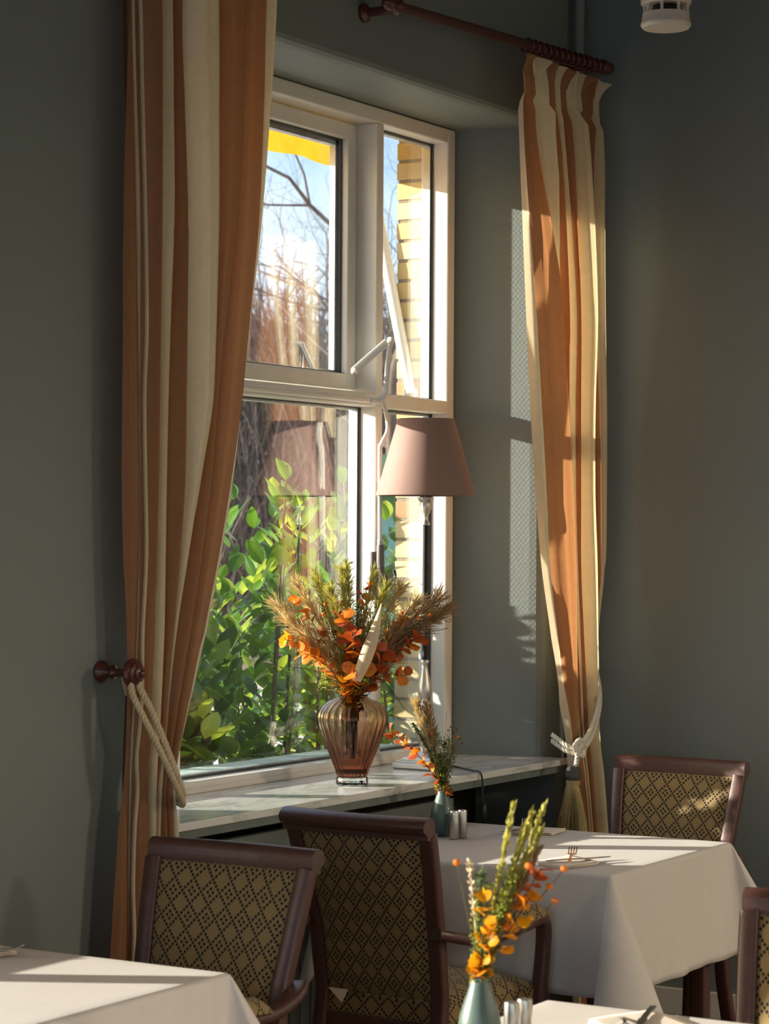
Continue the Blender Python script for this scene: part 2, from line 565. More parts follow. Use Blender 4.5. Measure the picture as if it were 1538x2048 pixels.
# ---------------------------------------------------------------- the room
YW, YB, XR_, ZC = 3.80, 4.22, 7.65, 3.60      # window wall face, its back, right wall, ceiling
WX = [(1.535, 3.715), (5.16, 7.30)]            # the two window openings at the frame
WZ0, WZ1 = 0.86, 3.078
XL_, YF_ = -2.6, -3.6
room = MB()
prof = [(0.0, 0.0, YB), (0.0, 0.0, 4.14), (0.078, 0.0, 3.845), (0.086, 0.003, 3.822), (0.098, 0.010, 3.807), (0.118, 0.022, YW)]
dm, dt_ = prof[-1][0], prof[-1][1]
NICHE = (5.05, 7.5, 0.08, 0.843)
def front_cells(y, holes, flip=False):
    xs = sorted({XL_, XR_ + 0.2} | {h[0] for h in holes} | {h[1] for h in holes})
    zs = sorted({0.0, ZC} | {h[2] for h in holes} | {h[3] for h in holes})
    for i in range(len(xs) - 1):
        for j in range(len(zs) - 1):
            cx, cz = (xs[i] + xs[i + 1]) / 2, (zs[j] + zs[j + 1]) / 2
            if any(h[0] < cx < h[1] and h[2] < cz < h[3] for h in holes):
                continue
            q = [(xs[i], y, zs[j]), (xs[i + 1], y, zs[j]), (xs[i + 1], y, zs[j + 1]), (xs[i], y, zs[j + 1])]
            room.add(q if not flip else q[::-1], [(0, 1, 2, 3)])
front_cells(YW, [(a - dm, b + dm, WZ0, WZ1 + dt_) for a, b in WX] + [NICHE])
front_cells(YB, [(a, b, WZ0, WZ1) for a, b in WX], True)
for a, b in WX:
    for i in range(len(prof) - 1):
        (d0, t0, y0), (d1, t1, y1) = prof[i], prof[i + 1]
        r0 = [(a - d0, y0, WZ0), (a - d0, y0, WZ1 + t0), (b + d0, y0, WZ1 + t0), (b + d0, y0, WZ0)]
        r1 = [(a - d1, y1, WZ0), (a - d1, y1, WZ1 + t1), (b + d1, y1, WZ1 + t1), (b + d1, y1, WZ0)]
        for k in range(4):
            k2 = (k + 1) % 4
            room.add([r0[k], r0[k2], r1[k2], r1[k]], [(0, 1, 2, 3)])
n0, n1, n2, n3 = NICHE
for q in ([(n0, YW, n2), (n0, 4.12, n2), (n0, 4.12, n3), (n0, YW, n3)], [(n1, YW, n2), (n1, 4.12, n2), (n1, 4.12, n3), (n1, YW, n3)],
          [(n0, YW, n3), (n0, 4.12, n3), (n1, 4.12, n3), (n1, YW, n3)], [(n0, YW, n2), (n0, 4.12, n2), (n1, 4.12, n2), (n1, YW, n2)]):
    room.add(q, [(0, 1, 2, 3)])
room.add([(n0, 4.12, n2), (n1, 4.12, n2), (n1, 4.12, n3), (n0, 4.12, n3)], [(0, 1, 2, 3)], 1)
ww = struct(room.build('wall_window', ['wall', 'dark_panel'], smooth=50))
w = MB().box(XR_, XR_ + 0.2, YF_, YB, 0, ZC)
struct(w.build('wall_right', 'wall', smooth=None))
struct(MB().box(XL_, XR_ + 0.2, YF_, YB, -0.1, 0).build('floor', 'floor', smooth=None))
struct(MB().box(XL_, XR_ + 0.2, YF_, YB, ZC, ZC + 0.15).build('ceiling', 'ceiling', smooth=None))
# the far wall behind the camera, and a left wall with openings added for sky light
struct(MB().box(XL_, XR_, YF_ - 0.2, YF_, 0, ZC).build('wall_back', 'wall', smooth=None))
bw = MB().box(XL_ - 0.2, XL_, YF_ - 0.2, YB, 0, 0.5).box(XL_ - 0.2, XL_, YF_ - 0.2, YB, 3.2, ZC)
for a, b in ((YF_ - 0.2, YF_ + 0.3), (0.2, 0.5), (3.5, YB)):
    bw.box(XL_ - 0.2, XL_, a, b, 0.5, 3.2)
struct(bw.build('wall_left', 'wall', smooth=None))
bb = MB()
bb.box(XR_ - 0.018, XR_, YF_, YW, 0, 0.092)
struct(bb.build('baseboard_right', 'cream_paint', bevel=0.004, smooth=None))
pp = MB().tube([(7.575, 3.760, 0.0), (7.575, 3.760, ZC)], 0.018, 14)
pipe = tag(pp.build('heating_pipe', 'wall', smooth=60), 'slim wall-coloured heating pipe running up in the corner of the walls', 'pipe')

# ---------------------------------------------------------------- windows
FY = 4.105
def window(idx, x0, x1):
    e = bpy.data.objects.new('window_%d' % idx, None)
    C.objects.link(e)
    e.location = ((x0 + x1) / 2, FY, WZ0)
    e['_o'] = list(e.location)
    struct(e)
    zb, zt = 0.89, 3.075
    jw = 0.05
    ma, mb_ = x1 - 0.525, x1 - 0.484          # right mullion
    na, nb = x0 + 0.484, x0 + 0.525
    tz0, tz1 = 2.08, 2.125
    yb = 4.215
    # outer frame members
    for nm, bxs in (('jamb', (x0, x0 + jw, FY, yb, zb, zt)), ('jamb', (x1 - jw, x1, FY, yb, zb, zt)),
                    ('head_rail', (x0 + jw, x1 - jw, FY, yb, zt - 0.05, zt)), ('bottom_rail', (x0 + jw, x1 - jw, FY, yb, zb, 0.925)),
                    ('mullion', (ma, mb_, FY, yb, 0.925, zt - 0.05)), ('mullion', (na, nb, FY, yb, 0.925, zt - 0.05)),
                    ('transom', (x0 + jw, na, FY, yb, tz0, tz1)), ('transom', (nb, ma, FY, yb, tz0, tz1)), ('transom', (mb_, x1 - jw, FY, yb, tz0, tz1))):
        MB().box(*bxs).build(nm, 'cream_paint', e, smooth=None, bevel=0.005)
    MB().box(x0 + jw, x1 - jw, FY - 0.008, FY + 0.01, zb, 0.906).build('bottom_bead', 'cream_paint', e, smooth=None, bevel=0.003)
    gy = 4.185
    def pane(a, b, c, d, y=gy, par=e):
        s = 0.010
        fr = MB()
        for bxs in ((a, a + s, y - 0.012, y + 0.014, c, d), (b - s, b, y - 0.012, y + 0.014, c, d), (a + s, b - s, y - 0.012, y + 0.014, c, c + s), (a + s, b - s, y - 0.012, y + 0.014, d - s, d)):
            fr.box(*bxs)
        g = MB().box(a, b, y - 0.003, y + 0.003, c, d).build('pane', 'pane', par, smooth=None)
        if par is e:
            fr.build('glazing_spacer', 'spacer', g, smooth=None)
            sl = MB()
            for bxs in ((a, a + 0.004, y - 0.02, y - 0.012, c, d), (b - 0.004, b, y - 0.02, y - 0.012, c, d), (a, b, y - 0.02, y - 0.012, c, c + 0.006), (a, b, y - 0.02, y - 0.012, d - 0.004, d)):
                sl.box(*bxs)
            sl.build('glazing_seal', 'grey_seal', g, smooth=None)
        return g
    z2, z3 = zt - 0.05, 0.925
    pane(x0 + jw, na, z3, tz0); pane(nb, ma, z3, tz0); pane(mb_, x1 - jw, z3, tz0)
    pane(x0 + jw, na, tz1, z2); pane(mb_, x1 - jw, tz1, z2)
    # top-hung opening sash in the middle
    sy0, sy1 = 4.185, 4.245
    s0, s1, u0, u1 = nb + 0.004, ma - 0.004, tz1 + 0.012, z2 - 0.004
    sw = 0.052
    sm = MB().box(s0, s0 + sw, sy0, sy1, u0, u1).box(s1 - sw, s1, sy0, sy1, u0, u1).box(s0 + sw, s1 - sw, sy0, sy1, u0, u0 + sw).box(s0 + sw, s1 - sw, sy0, sy1, u1 - sw, u1)
    sash = sm.build('sash', 'cream_paint', e, smooth=None, bevel=0.004)
    pane(s0 + sw, s1 - sw, u0 + sw, u1 - sw, 4.222, sash)
    sp = MB()
    a, b, c, d = s0 + sw, s1 - sw, u0 + sw, u1 - sw
    for bxs in ((b - 0.020, b, 4.224, 4.246, c, d), (a, a + 0.02, 4.224, 4.246, c, d), (a, b, 4.224, 4.246, d - 0.02, d), (a, b, 4.224, 4.246, c, c + 0.012)):
        sp.box(*bxs)
    sp.build('glazing_spacer', 'spacer', sash, smooth=None)
    sg = MB()
    for bxs in ((b - 0.004, b, sy0 + 0.024, sy0 + 0.03, c, d), (a, b, sy0 + 0.024, sy0 + 0.03, d - 0.005, d), (a, b, sy0 + 0.02, sy0 + 0.03, c, c + 0.005)):
        sg.box(*bxs)
    sg.build('glazing_seal', 'grey_seal', sash, smooth=None)
    # marble sill and the painted board under it
    MB().box(x0 - 0.06, x1 + 0.10, 3.70, FY + 0.02, 0.868, 0.89).build('marble_sill', 'marble', e, smooth=None, bevel=0.003, label='pale veined marble window sill')
    MB().box(x0 - 0.06, x1 + 0.09, 3.712, 4.10, 0.843, 0.868).build('sill_board', 'board', e, smooth=None, bevel=0.002)
    MB().box(x0 - 0.02, x1 - 0.02, yb, 4.42, 0.86, 0.915).build('outer_sill', 'out_sill', e, smooth=None, bevel=0.004)
    return e
win1 = window(1, *WX[1])
win2 = window(2, *WX[0])

# fanlight opener: hinged arms, long rod and pull handle
op = thing('window_opener', 'white lever arms, long rod and grey pull handle of the fanlight opener', 'opener', (6.755, 4.09, 1.5))
def strap(a, b, w, t, name, m, extra=()):
    a, b = Vector(a), Vector(b)
    d = (b - a).normalized()
    MB().sweep([a, b], rsec(w, t, 0.45), side=tuple(d.cross(Vector((.857, .515, 0))))).build(name, m, op, smooth=40)
strap((6.69, 4.142, 2.194), (6.755, 4.052, 2.293), 0.026, 0.008, 'lever_arm', 'white_paint')
strap((6.760, 4.044, 2.300), (6.752, 4.055, 2.13), 0.018, 0.012, 'lever_arm', 'white_paint')
for c in ((6.69, 4.134, 2.194), (6.757, 4.036, 2.297)):
    MB().lathe([(0, 0.006), (0.009, 0.004), (0.012, -0.002), (0.012, -0.012)], 16, c, axis='y').build('pivot', 'white_paint', op)
MB().sweep(smoothpath([(6.752, 4.055, 2.14), (6.748, 4.062, 2.11), (6.735, 4.074, 2.098), (6.70, 4.085, 2.098)], 5), rsec(0.024, 0.02, 0.4)).build('crank', 'white_paint', op)
MB().tube([(5.7, 4.088, 2.098), (6.74, 4.088, 2.098)], 0.0105, 12).build('shaft', 'cream_paint', op)
MB().tube(smoothpath([(6.748, 4.064, 2.10), (6.758, 4.055, 2.05), (6.757, 4.05, 2.00), (6.742, 4.064, 1.955), (6.742, 4.07, 1.92), (6.749, 4.072, 1.64)], 8), 0.0075, 10).build('pull_rod', 'cream_paint', op)
MB().lathe([(0, 0.01), (0.011, 0.01), (0.011, -0.008), (0.009, -0.012)], 14, (6.75, 4.07, 1.632)).build('ferrule', 'spacer', op)
MB().tube(smoothpath([(6.75, 4.07, 1.622), (6.75, 4.07, 1.56), (6.757, 4.066, 1.53), (6.785, 4.06, 1.50), (6.79, 4.06, 1.47)], 5), [0.013] * 8 + [0.011] * 8 + [0.010] * 5, 10).build('handle', 'grey_plastic', op, label='grey angled pull handle')
MB().box(6.738, 6.776, 4.093, 4.104, 1.44, 1.60).build('keeper_plate', 'grey_plastic', op, smooth=None, bevel=0.003)
MB().sweep(smoothpath([(6.79, 4.058, 1.50), (6.81, 4.05, 1.515), (6.805, 4.05, 1.54)], 4), rsec(0.012, 0.008, 0.4)).build('catch', 'grey_plastic', op)

# ---------------------------------------------------------------- outer brickwork, outer sill wall, awning, ground
ow_ = MB()
ow_.box(7.289, 8.6, YB + 0.005, 4.329, -0.1, 3.9).box(-1, 1.465, YB + 0.005, 4.322, -0.1, 3.9).box(3.765, 5.05, YB + 0.005, 4.322, -0.1, 3.9)
ow_.box(1.465, 3.765, YB + 0.005, 4.322, 3.12, 3.9).box(5.05, 7.289, YB + 0.005, 4.322, 3.12, 3.9).box(1.465, 3.765, YB + 0.005, 4.322, -0.1, 0.85).box(5.05, 7.289, YB + 0.005, 4.322, -0.1, 0.85)
outer = struct(ow_.build('wall_outer', 'mortar', smooth=None))
bm1 = {}
for k, key in enumerate(('brick_y', 'brick_c', 'brick_o')):
    mb_ = MB().box(-0.1, 0.1, -0.0525, 0.0525, -0.029, 0.029)
    bm1[key] = mb_.mesh('brick', key, smooth=None)
for i in range(33):
    key = RND.choices(['brick_y', 'brick_c', 'brick_o'], [5, 5, 1.2])[0]
    o = bpy.data.objects.new('brick', bm1[key])
    C.objects.link(o)
    o.parent = outer
    o.location = (7.385 + RND.uniform(-0.002, 0.002), 4.279 + RND.uniform(-0.0015, 0.0015), 0.90 + i * 0.0705)
aw = thing('awning', 'yellow canvas awning with valance and white side arm outside the window', 'awning', (6.15, 4.46, 2.95))
MB().grid(lambda u, v: (5.05 + 2.20 * u, 4.335 + 0.125 * v ** 1.1, 3.62 - 0.60 * v), 24, 6).build('canopy', 'awning', aw, smooth=180)
MB().grid(lambda u, v: (5.05 + 2.20 * u, 4.462 + 0.006 * math.sin(u * 60) * v, 3.03 - 0.085 * v + 0.006 * math.sin(u * 25)), 80, 4).build('valance', 'awning', aw, smooth=180)
MB().tube([(5.05, 4.455, 3.022), (7.26, 4.455, 3.022)], 0.012, 10).build('front_bar', 'white_paint', aw)
arm = MB().tube([(7.268, 4.262, 2.158), (7.268, 4.30, 2.33), (7.268, 4.455, 3.02)], [0.017, 0.021, 0.021], 14).build('side_arm', 'white_paint', aw)
MB().lathe([(0, 0.02), (0.018, 0.018), (0.022, 0.0), (0.022, -0.02)], 14, (7.275, 4.262, 2.158), axis='x').build('arm_pivot', 'white_paint', arm)
struct(MB().box(-60, 120, 4.4, 160, -0.3, -0.12).build('floor_outside', 'ground', smooth=None))
# ---------------------------------------------------------------- radiator and its cover under the sill
rad = thing('radiator', 'ribbed radiator standing in the dark niche under the window sill', 'radiator', (5.9, 3.86, 0.1))
MB().box(5.07, 6.80, 3.815, 3.84, 0.70, 0.80).build('top_panel', 'board', rad, smooth=None, bevel=0.003)
for k in range(30):
    x = 5.08 + k * 0.0575
    MB().sweep([(x, 3.85, 0.12), (x, 3.85, 0.70)], rsec(0.046, 0.06, 0.4)).build('rib', 'radiator', rad)
for x in (5.2, 6.6):
    MB().box(x, x + 0.03, 3.84, 4.118, 0.16, 0.20).build('bracket', 'radiator', rad, smooth=None)

# ---------------------------------------------------------------- chairs
def chair_proto(label):
    t = thing('dining_armchair', label, 'chair', (0, 0, 0), 0, 'gold upholstered dining armchairs')
    def hw(z):
        ks = [(0, .2), (.25, .19), (.45, .184), (.62, .188), (.8, .203), (.95, .214)]
        for (a, b), (c, d) in zip(ks, ks[1:]):
            if z <= c:
                return b + (d - b) * (z - a) / (c - a)
        return ks[-1][1]
    def bx_(z):
        ks = [(0, -.31), (.25, -.245), (.45, -.222), (.62, -.245), (.8, -.295), (.95, -.34)]
        for (a, b), (c, d) in zip(ks, ks[1:]):
            if z <= c:
                return b + (d - b) * (z - a) / (c - a)
        return ks[-1][1]
    for s in (-1, 1):
        pts = smoothpath([(bx_(z), s * hw(z), z) for z in (0, .12, .25, .36, .45, .54, .62, .72, .8, .895)], 3)
        MB().sweep(pts, rsec(0.042, 0.034, 0.22), side=(0, 1, 0)).build('back_post', 'wood', t, smooth=50)
    # crest rail with a roll to the back
    sec = [(.020, -.056), (.021, -.02), (.016, -.006), (.004, .001), (-.012, .0), (-.026, -.008), (-.033, -.02), (-.031, -.032), (-.022, -.040), (-.014, -.044), (-.014, -.056)]
    pts = []
    n = 14
    vs, fs = [], []
    for i in range(n + 1):
        y = -.2275 + .455 * i / n
        cx = -.338 - .018 * (1 - (y / .2275) ** 2)
        for (a, b) in sec:
            vs.append((cx + a, y, .94 + b))
    k = len(sec)
    for i in range(n):
        for j in range(k):
            j2 = (j + 1) % k
            fs.append((i * k + j, i * k + j2, (i + 1) * k + j2, (i + 1) * k + j))
    fs.append(tuple(range(k))); fs.append(tuple(n * k + j for j in range(k - 1, -1, -1)))
    MB().add(vs, fs).build('crest_rail', 'wood', t, smooth=50)
    # back pad, upholstered on both sides
    def pad(sgn):
        def fn(u, v):
            z = .455 + .435 * v
            w_ = hw(z) - .016
            y = (2 * u - 1) * w_
            e = min(1, 7 * u, 7 * (1 - u)) ** .5 * min(1, 8 * v, 8 * (1 - v)) ** .5
            curve = -.016 * (1 - (y / w_) ** 2) * v
            return (bx_(z) + curve + sgn * (.004 + .014 * e), y, z)
        return fn
    m_ = MB()
    uvf = lambda u, v: ((2 * u - 1) * .2 + .013, .435 * v + .02)
    m_.grid(pad(1), 18, 18, uvf=uvf)
    m_.grid(lambda u, v: pad(-1)(1 - u, v), 18, 18, uvf=uvf)
    rim = []
    for u, v in [(i / 18, 0) for i in range(18)] + [(1, i / 18) for i in range(18)] + [(1 - i / 18, 1) for i in range(18)] + [(0, 1 - i / 18) for i in range(18)]:
        rim.append((pad(1)(u, v), pad(-1)(u, v)))
    for i in range(len(rim)):
        a, b = rim[i], rim[(i + 1) % len(rim)]
        m_.add([a[0], b[0], b[1], a[1]], [(3, 2, 1, 0)], uvs=[(.01, .01)] * 4)
    m_.build('back_pad', 'fabric', t, smooth=60)
    # seat cushion
    def seat(u, v):
        # u around 0..1 -> x, v -> y ; puffed superellipse
        x = -.225 + .405 * u
        w_ = .195 + .055 * u
        y = (2 * v - 1) * w_
        return x, y
    m_ = MB()
    def sfn(u, v):
        x, y = seat(u, v)
        e = (min(1, 6 * u, 6 * (1 - u)) * min(1, 6 * v, 6 * (1 - v)))
        return (x, y, .445 + .035 * math.sqrt(max(e, 0)) + .008 * math.sin(math.pi * u) * math.sin(math.pi * v))
    m_.grid(sfn, 22, 22, uvf=lambda u, v: (seat(u, v)[1] + .01, seat(u, v)[0] + .013))
    N = 22
    ed = [(i / N, 0) for i in range(N)] + [(1, i / N) for i in range(N)] + [(1 - i / N, 1) for i in range(N)] + [(0, 1 - i / N) for i in range(N)]
    per = 0
    for i in range(len(ed)):
        p, q = sfn(*ed[i]), sfn(*ed[(i + 1) % len(ed)])
        l = math.dist(p[:2], q[:2])
        m_.add([p, q, (q[0], q[1], .395), (p[0], p[1], .395)], [(3, 2, 1, 0)], uvs=[(per, .05), (per + l, .05), (per + l, 0), (per, 0)])
        per += l
    m_.build('seat', 'fabric', t, smooth=60)
    fr = MB()
    fr.box(-.215, .168, -.225, -.195, .335, .395).box(-.215, .168, .195, .225, .335, .395).box(.145, .168, -.235, .235, .335, .395).box(-.235, -.205, -.185, .185, .335, .395)
    fr.build('seat_frame', 'wood', t, smooth=None, bevel=0.003)
    for s in (-1, 1):
        ap = smoothpath([(-.285, s * .212, .640), (-.245, s * .228, .630), (-.16, s * .240, .612), (-.06, s * .256, .612), (.05, s * .262, .622), (.13, s * .262, .632), (.16, s * .260, .622)], 5)
        a_ = MB().sweep(ap, rsec(0.046, 0.028, 0.35), side=(0, 1, 0)).build('armrest', 'wood', t, smooth=50)
        lp = smoothpath([(.150, s * .261, .640), (.168, s * .260, .60), (.168, s * .258, .54), (.158, s * .254, .44), (.150, s * .250, .34), (.152, s * .246, .18), (.165, s * .244, 0)], 4)
        MB().sweep(lp, rsec(0.038, 0.034, 0.25), side=(0, 1, 0)).build('leg', 'wood', t, smooth=50)
        pd = MB()
        def pf(u, v, s=s):
            x = -.085 + .245 * u
            i = u * (len(ap) - 1)
            cy = s * (.250 + .012 * min(1, u * 2))
            zc = .622 + .024 * u
            a = math.pi * v
            e = min(1, 5 * u, 5 * (1 - u)) ** .5
            return (x, cy - .030 * math.cos(a), zc + .034 * e * math.sin(a))
        pd.grid(pf, 14, 10, uvf=lambda u, v: (.245 * u + .01, .09 * v + .01))
        pd.build('arm_pad', 'fabric', t, smooth=60)
    # a brown paper tag under the back is skipped on copies
    return t
chC = chair_proto('dark wood armchair seen from behind, drawn up to the set table below the lamp')
chC.location = (5.582, 3.208, 0)
chC.rotation_euler = (0, 0, math.radians(-3.5))
tg = MB().add([(-.252, .150, .462), (-.252, .085, .462), (-.262, .098, .428), (-.251, .150, .462), (-.251, .085, .462), (-.261, .098, .428)], [(0, 1, 2), (5, 4, 3), (0, 2, 5, 3), (1, 0, 3, 4), (2, 1, 4, 5)])
chL = dup(chC, (4.222, 3.135, 0), math.pi + math.radians(1.0), 'dark wood armchair turned to the sunlit table at the left, gold pad forward')
chR = dup(chC, (6.787, 3.157, 0), math.pi, 'dark wood armchair against the dark wall beyond the large white tablecloth')
chE = dup(chC, (4.222, 1.648, 0), math.pi, 'dark wood armchair cut off by the right edge, in front of the white tablecloth')
_off = chC.pop('_o', None)
t_ = tg.build('paper_tag', 'napkin', chC, smooth=None, world=False, label='small brown paper tag')

# ---------------------------------------------------------------- tables and cloths
def table(cx, cy, sx, sy, label, clabel, drop=0.335, seed=1):
    t = thing('dining_table', label, 'table', (cx, cy, 0), 0, 'small square dining tables')
    MB().box(cx - sx / 2 + .005, cx + sx / 2 - .005, cy - sy / 2 + .005, cy + sy / 2 - .005, .715, .742).build('tabletop', 'wood', t, smooth=None, bevel=.003)
    for a in (-1, 1):
        for b in (-1, 1):
            x, y = cx + a * (sx / 2 - .06), cy + b * (sy / 2 - .06)
            MB().sweep([(x, y, 0), (x, y, .715)], rsec(.05, .05, .12), side=(0, 1, 0)).build('leg', 'wood', t, smooth=50)
    hx, hy, d = sx / 2, sy / 2, drop
    ph = seed * 1.7
    NE = 26
    def roll(e):
        r = .010
        if e < r * math.pi / 2:
            return r * math.sin(e / r), r * (1 - math.cos(e / r))
        return r, r + (e - r * math.pi / 2)
    es = [d * (i / NE) ** 1.5 for i in range(NE + 1)]
    m_ = MB()
    z0 = .750
    m_.grid(lambda u, v: (cx + hx * (2 * u - 1), cy + hy * (2 * v - 1), z0 + .0008 * math.sin(u * 9 + ph) * math.sin(v * 7)  * (16 * u * (1 - u) * v * (1 - v))), 24, 24)
    def rip(e, t):
        return .020 * (e / d) + (1 - t ** 4) * (e / d) * (.007 * math.sin(t * 7 + ph) + .004 * math.sin(t * 17 + ph))
    for gx in (-1, 1):
        def f1(u, v, gx=gx):
            e = es[round(v * NE)]
            o, z = roll(e)
            t = 2 * u - 1
            return (cx + gx * (hx + o + rip(e, t)), cy + hy * t, z0 - z)
        m_.grid(f1, 24, NE)
        def f2(u, v, gx=gx):
            e = es[round(v * NE)]
            o, z = roll(e)
            t = 2 * u - 1
            return (cx + hx * t, cy + gx * (hy + o + rip(e, t)), z0 - z)
        m_.grid(f2, 24, NE)
        for gy in (-1, 1):
            def f3(u, v, gx=gx, gy=gy):
                th = u * math.pi / 2
                e = es[round(v * NE)]
                r = e / max(math.cos(th), math.sin(th))
                o, z = roll(r)
                phi = math.radians(29 if gy < 0 else 10) * math.sin(2 * th) ** .9 if 0 < u < 1 else 0.0
                al = math.radians(45) - math.radians(36) * math.sin(4 * th)
                base = o + .020 * (r / d)
                ox = base * (1 - u) + r * math.sin(phi) * math.cos(al)
                oy = base * u + r * math.sin(phi) * math.sin(al)
                return (cx + gx * (hx + ox), cy + gy * (hy + oy), z0 - z * math.cos(phi))
            m_.grid(f3, 28, NE)
    o = m_.build('tablecloth', 'cloth', smooth=180)
    bm_ = bmesh.new()
    bm_.from_mesh(o.data)
    bmesh.ops.remove_doubles(bm_, verts=bm_.verts, dist=1e-5)
    bmesh.ops.recalc_face_normals(bm_, faces=bm_.faces)
    bm_.to_mesh(o.data)
    bm_.free()
    o.data.polygons.foreach_set('use_smooth', [True] * len(o.data.polygons))
    sd_ = o.modifiers.new('thickness', 'SOLIDIFY')
    sd_.thickness = .0016
    sd_.offset = -1
    tag(o, clabel, 'tablecloth', 'white tablecloths')
    return t
table(6.205, 3.217, .806, .88, 'square dining table under the large white cloth by the window', 'white tablecloth with hanging corners on the table between two armchairs', seed=1)
table(3.655, 3.245, .806, .86, 'square dining table under the sunlit cloth at the left edge', 'white tablecloth with sun stripes at the bottom left corner', seed=2)
table(3.757, 1.690, .806, .86, 'square dining table in the foreground carrying the nearest vase', 'white tablecloth in the foreground under the nearest vase and napkin', seed=3)
# ---------------------------------------------------------------- curtains
ZL= [0.03,0.3,0.6,0.75,0.9,1.0,1.08,1.16,1.25,1.4,1.6,1.8,2.0,2.2,2.5,2.8,3.0,3.2]
XL= [[4.824,4.885,4.886,4.925,4.967,4.98,5.005,5.043,5.094,5.134],[4.839,4.899,4.897,4.935,4.971,4.978,4.998,5.031,5.071,5.101],[4.857,4.914,4.908,4.946,4.977,4.978,4.991,5.017,5.047,5.067],[4.871,4.917,4.911,4.954,4.985,4.984,4.994,5.013,5.037,5.052],[4.886,4.92,4.914,4.961,4.992,4.991,4.997,5.01,5.027,5.037],[4.905,4.924,4.919,4.963,4.993,4.996,5.002,5.008,5.023,5.022],[4.916,4.927,4.924,4.969,4.999,5.009,5.011,5.023,5.04,5.038],[4.919,4.932,4.929,4.975,5.007,5.02,5.022,5.041,5.065,5.067],[4.92,4.939,4.937,4.981,5.014,5.03,5.033,5.061,5.095,5.101],[4.917,4.948,4.946,4.99,5.023,5.046,5.057,5.096,5.143,5.154],[4.901,4.952,4.949,4.995,5.026,5.068,5.1,5.142,5.202,5.216],[4.892,4.952,4.948,4.998,5.028,5.083,5.141,5.182,5.252,5.268],[4.891,4.944,4.944,4.999,5.031,5.087,5.178,5.211,5.293,5.306],[4.89,4.938,4.943,5.0,5.037,5.089,5.192,5.236,5.323,5.341],[4.887,4.929,4.942,5.001,5.047,5.091,5.205,5.271,5.365,5.392],[4.896,4.914,4.922,4.993,5.038,5.075,5.205,5.289,5.384,5.426],[4.903,4.904,4.908,4.987,5.03,5.063,5.203,5.297,5.39,5.443],[4.906,4.898,4.899,4.975,5.023,5.065,5.191,5.297,5.395,5.455]]
ZR= [0.03,0.3,0.6,0.75,0.84,0.92,1.0,1.08,1.16,1.3,1.55,1.8,2.1,2.4,2.7,2.95,3.1,3.17]
XR= [[7.367,7.395,7.473,7.499,7.524,7.545,7.569,7.615,7.644,7.666],[7.358,7.384,7.457,7.479,7.501,7.519,7.542,7.592,7.617,7.636],[7.343,7.363,7.437,7.454,7.47,7.483,7.506,7.563,7.58,7.594],[7.33,7.349,7.413,7.428,7.442,7.455,7.48,7.538,7.556,7.568],[7.319,7.337,7.393,7.408,7.42,7.435,7.462,7.52,7.539,7.551],[7.305,7.328,7.373,7.386,7.399,7.415,7.442,7.497,7.517,7.531],[7.285,7.312,7.354,7.366,7.382,7.399,7.425,7.482,7.502,7.518],[7.252,7.283,7.34,7.353,7.372,7.39,7.417,7.477,7.497,7.512],[7.219,7.253,7.326,7.34,7.362,7.381,7.408,7.472,7.491,7.507],[7.17,7.211,7.308,7.323,7.345,7.366,7.393,7.463,7.493,7.508],[7.092,7.145,7.283,7.298,7.317,7.34,7.368,7.448,7.501,7.516],[7.041,7.109,7.266,7.281,7.295,7.32,7.357,7.431,7.495,7.518],[6.996,7.067,7.23,7.247,7.273,7.307,7.349,7.424,7.481,7.51],[6.964,7.026,7.182,7.201,7.254,7.303,7.345,7.428,7.46,7.491],[6.935,6.976,7.09,7.149,7.215,7.263,7.311,7.405,7.442,7.481],[6.911,6.938,7.011,7.109,7.176,7.218,7.273,7.374,7.429,7.475],[6.897,6.927,6.994,7.105,7.148,7.19,7.244,7.343,7.426,7.464],[6.886,6.917,6.982,7.099,7.137,7.179,7.233,7.328,7.425,7.459]]
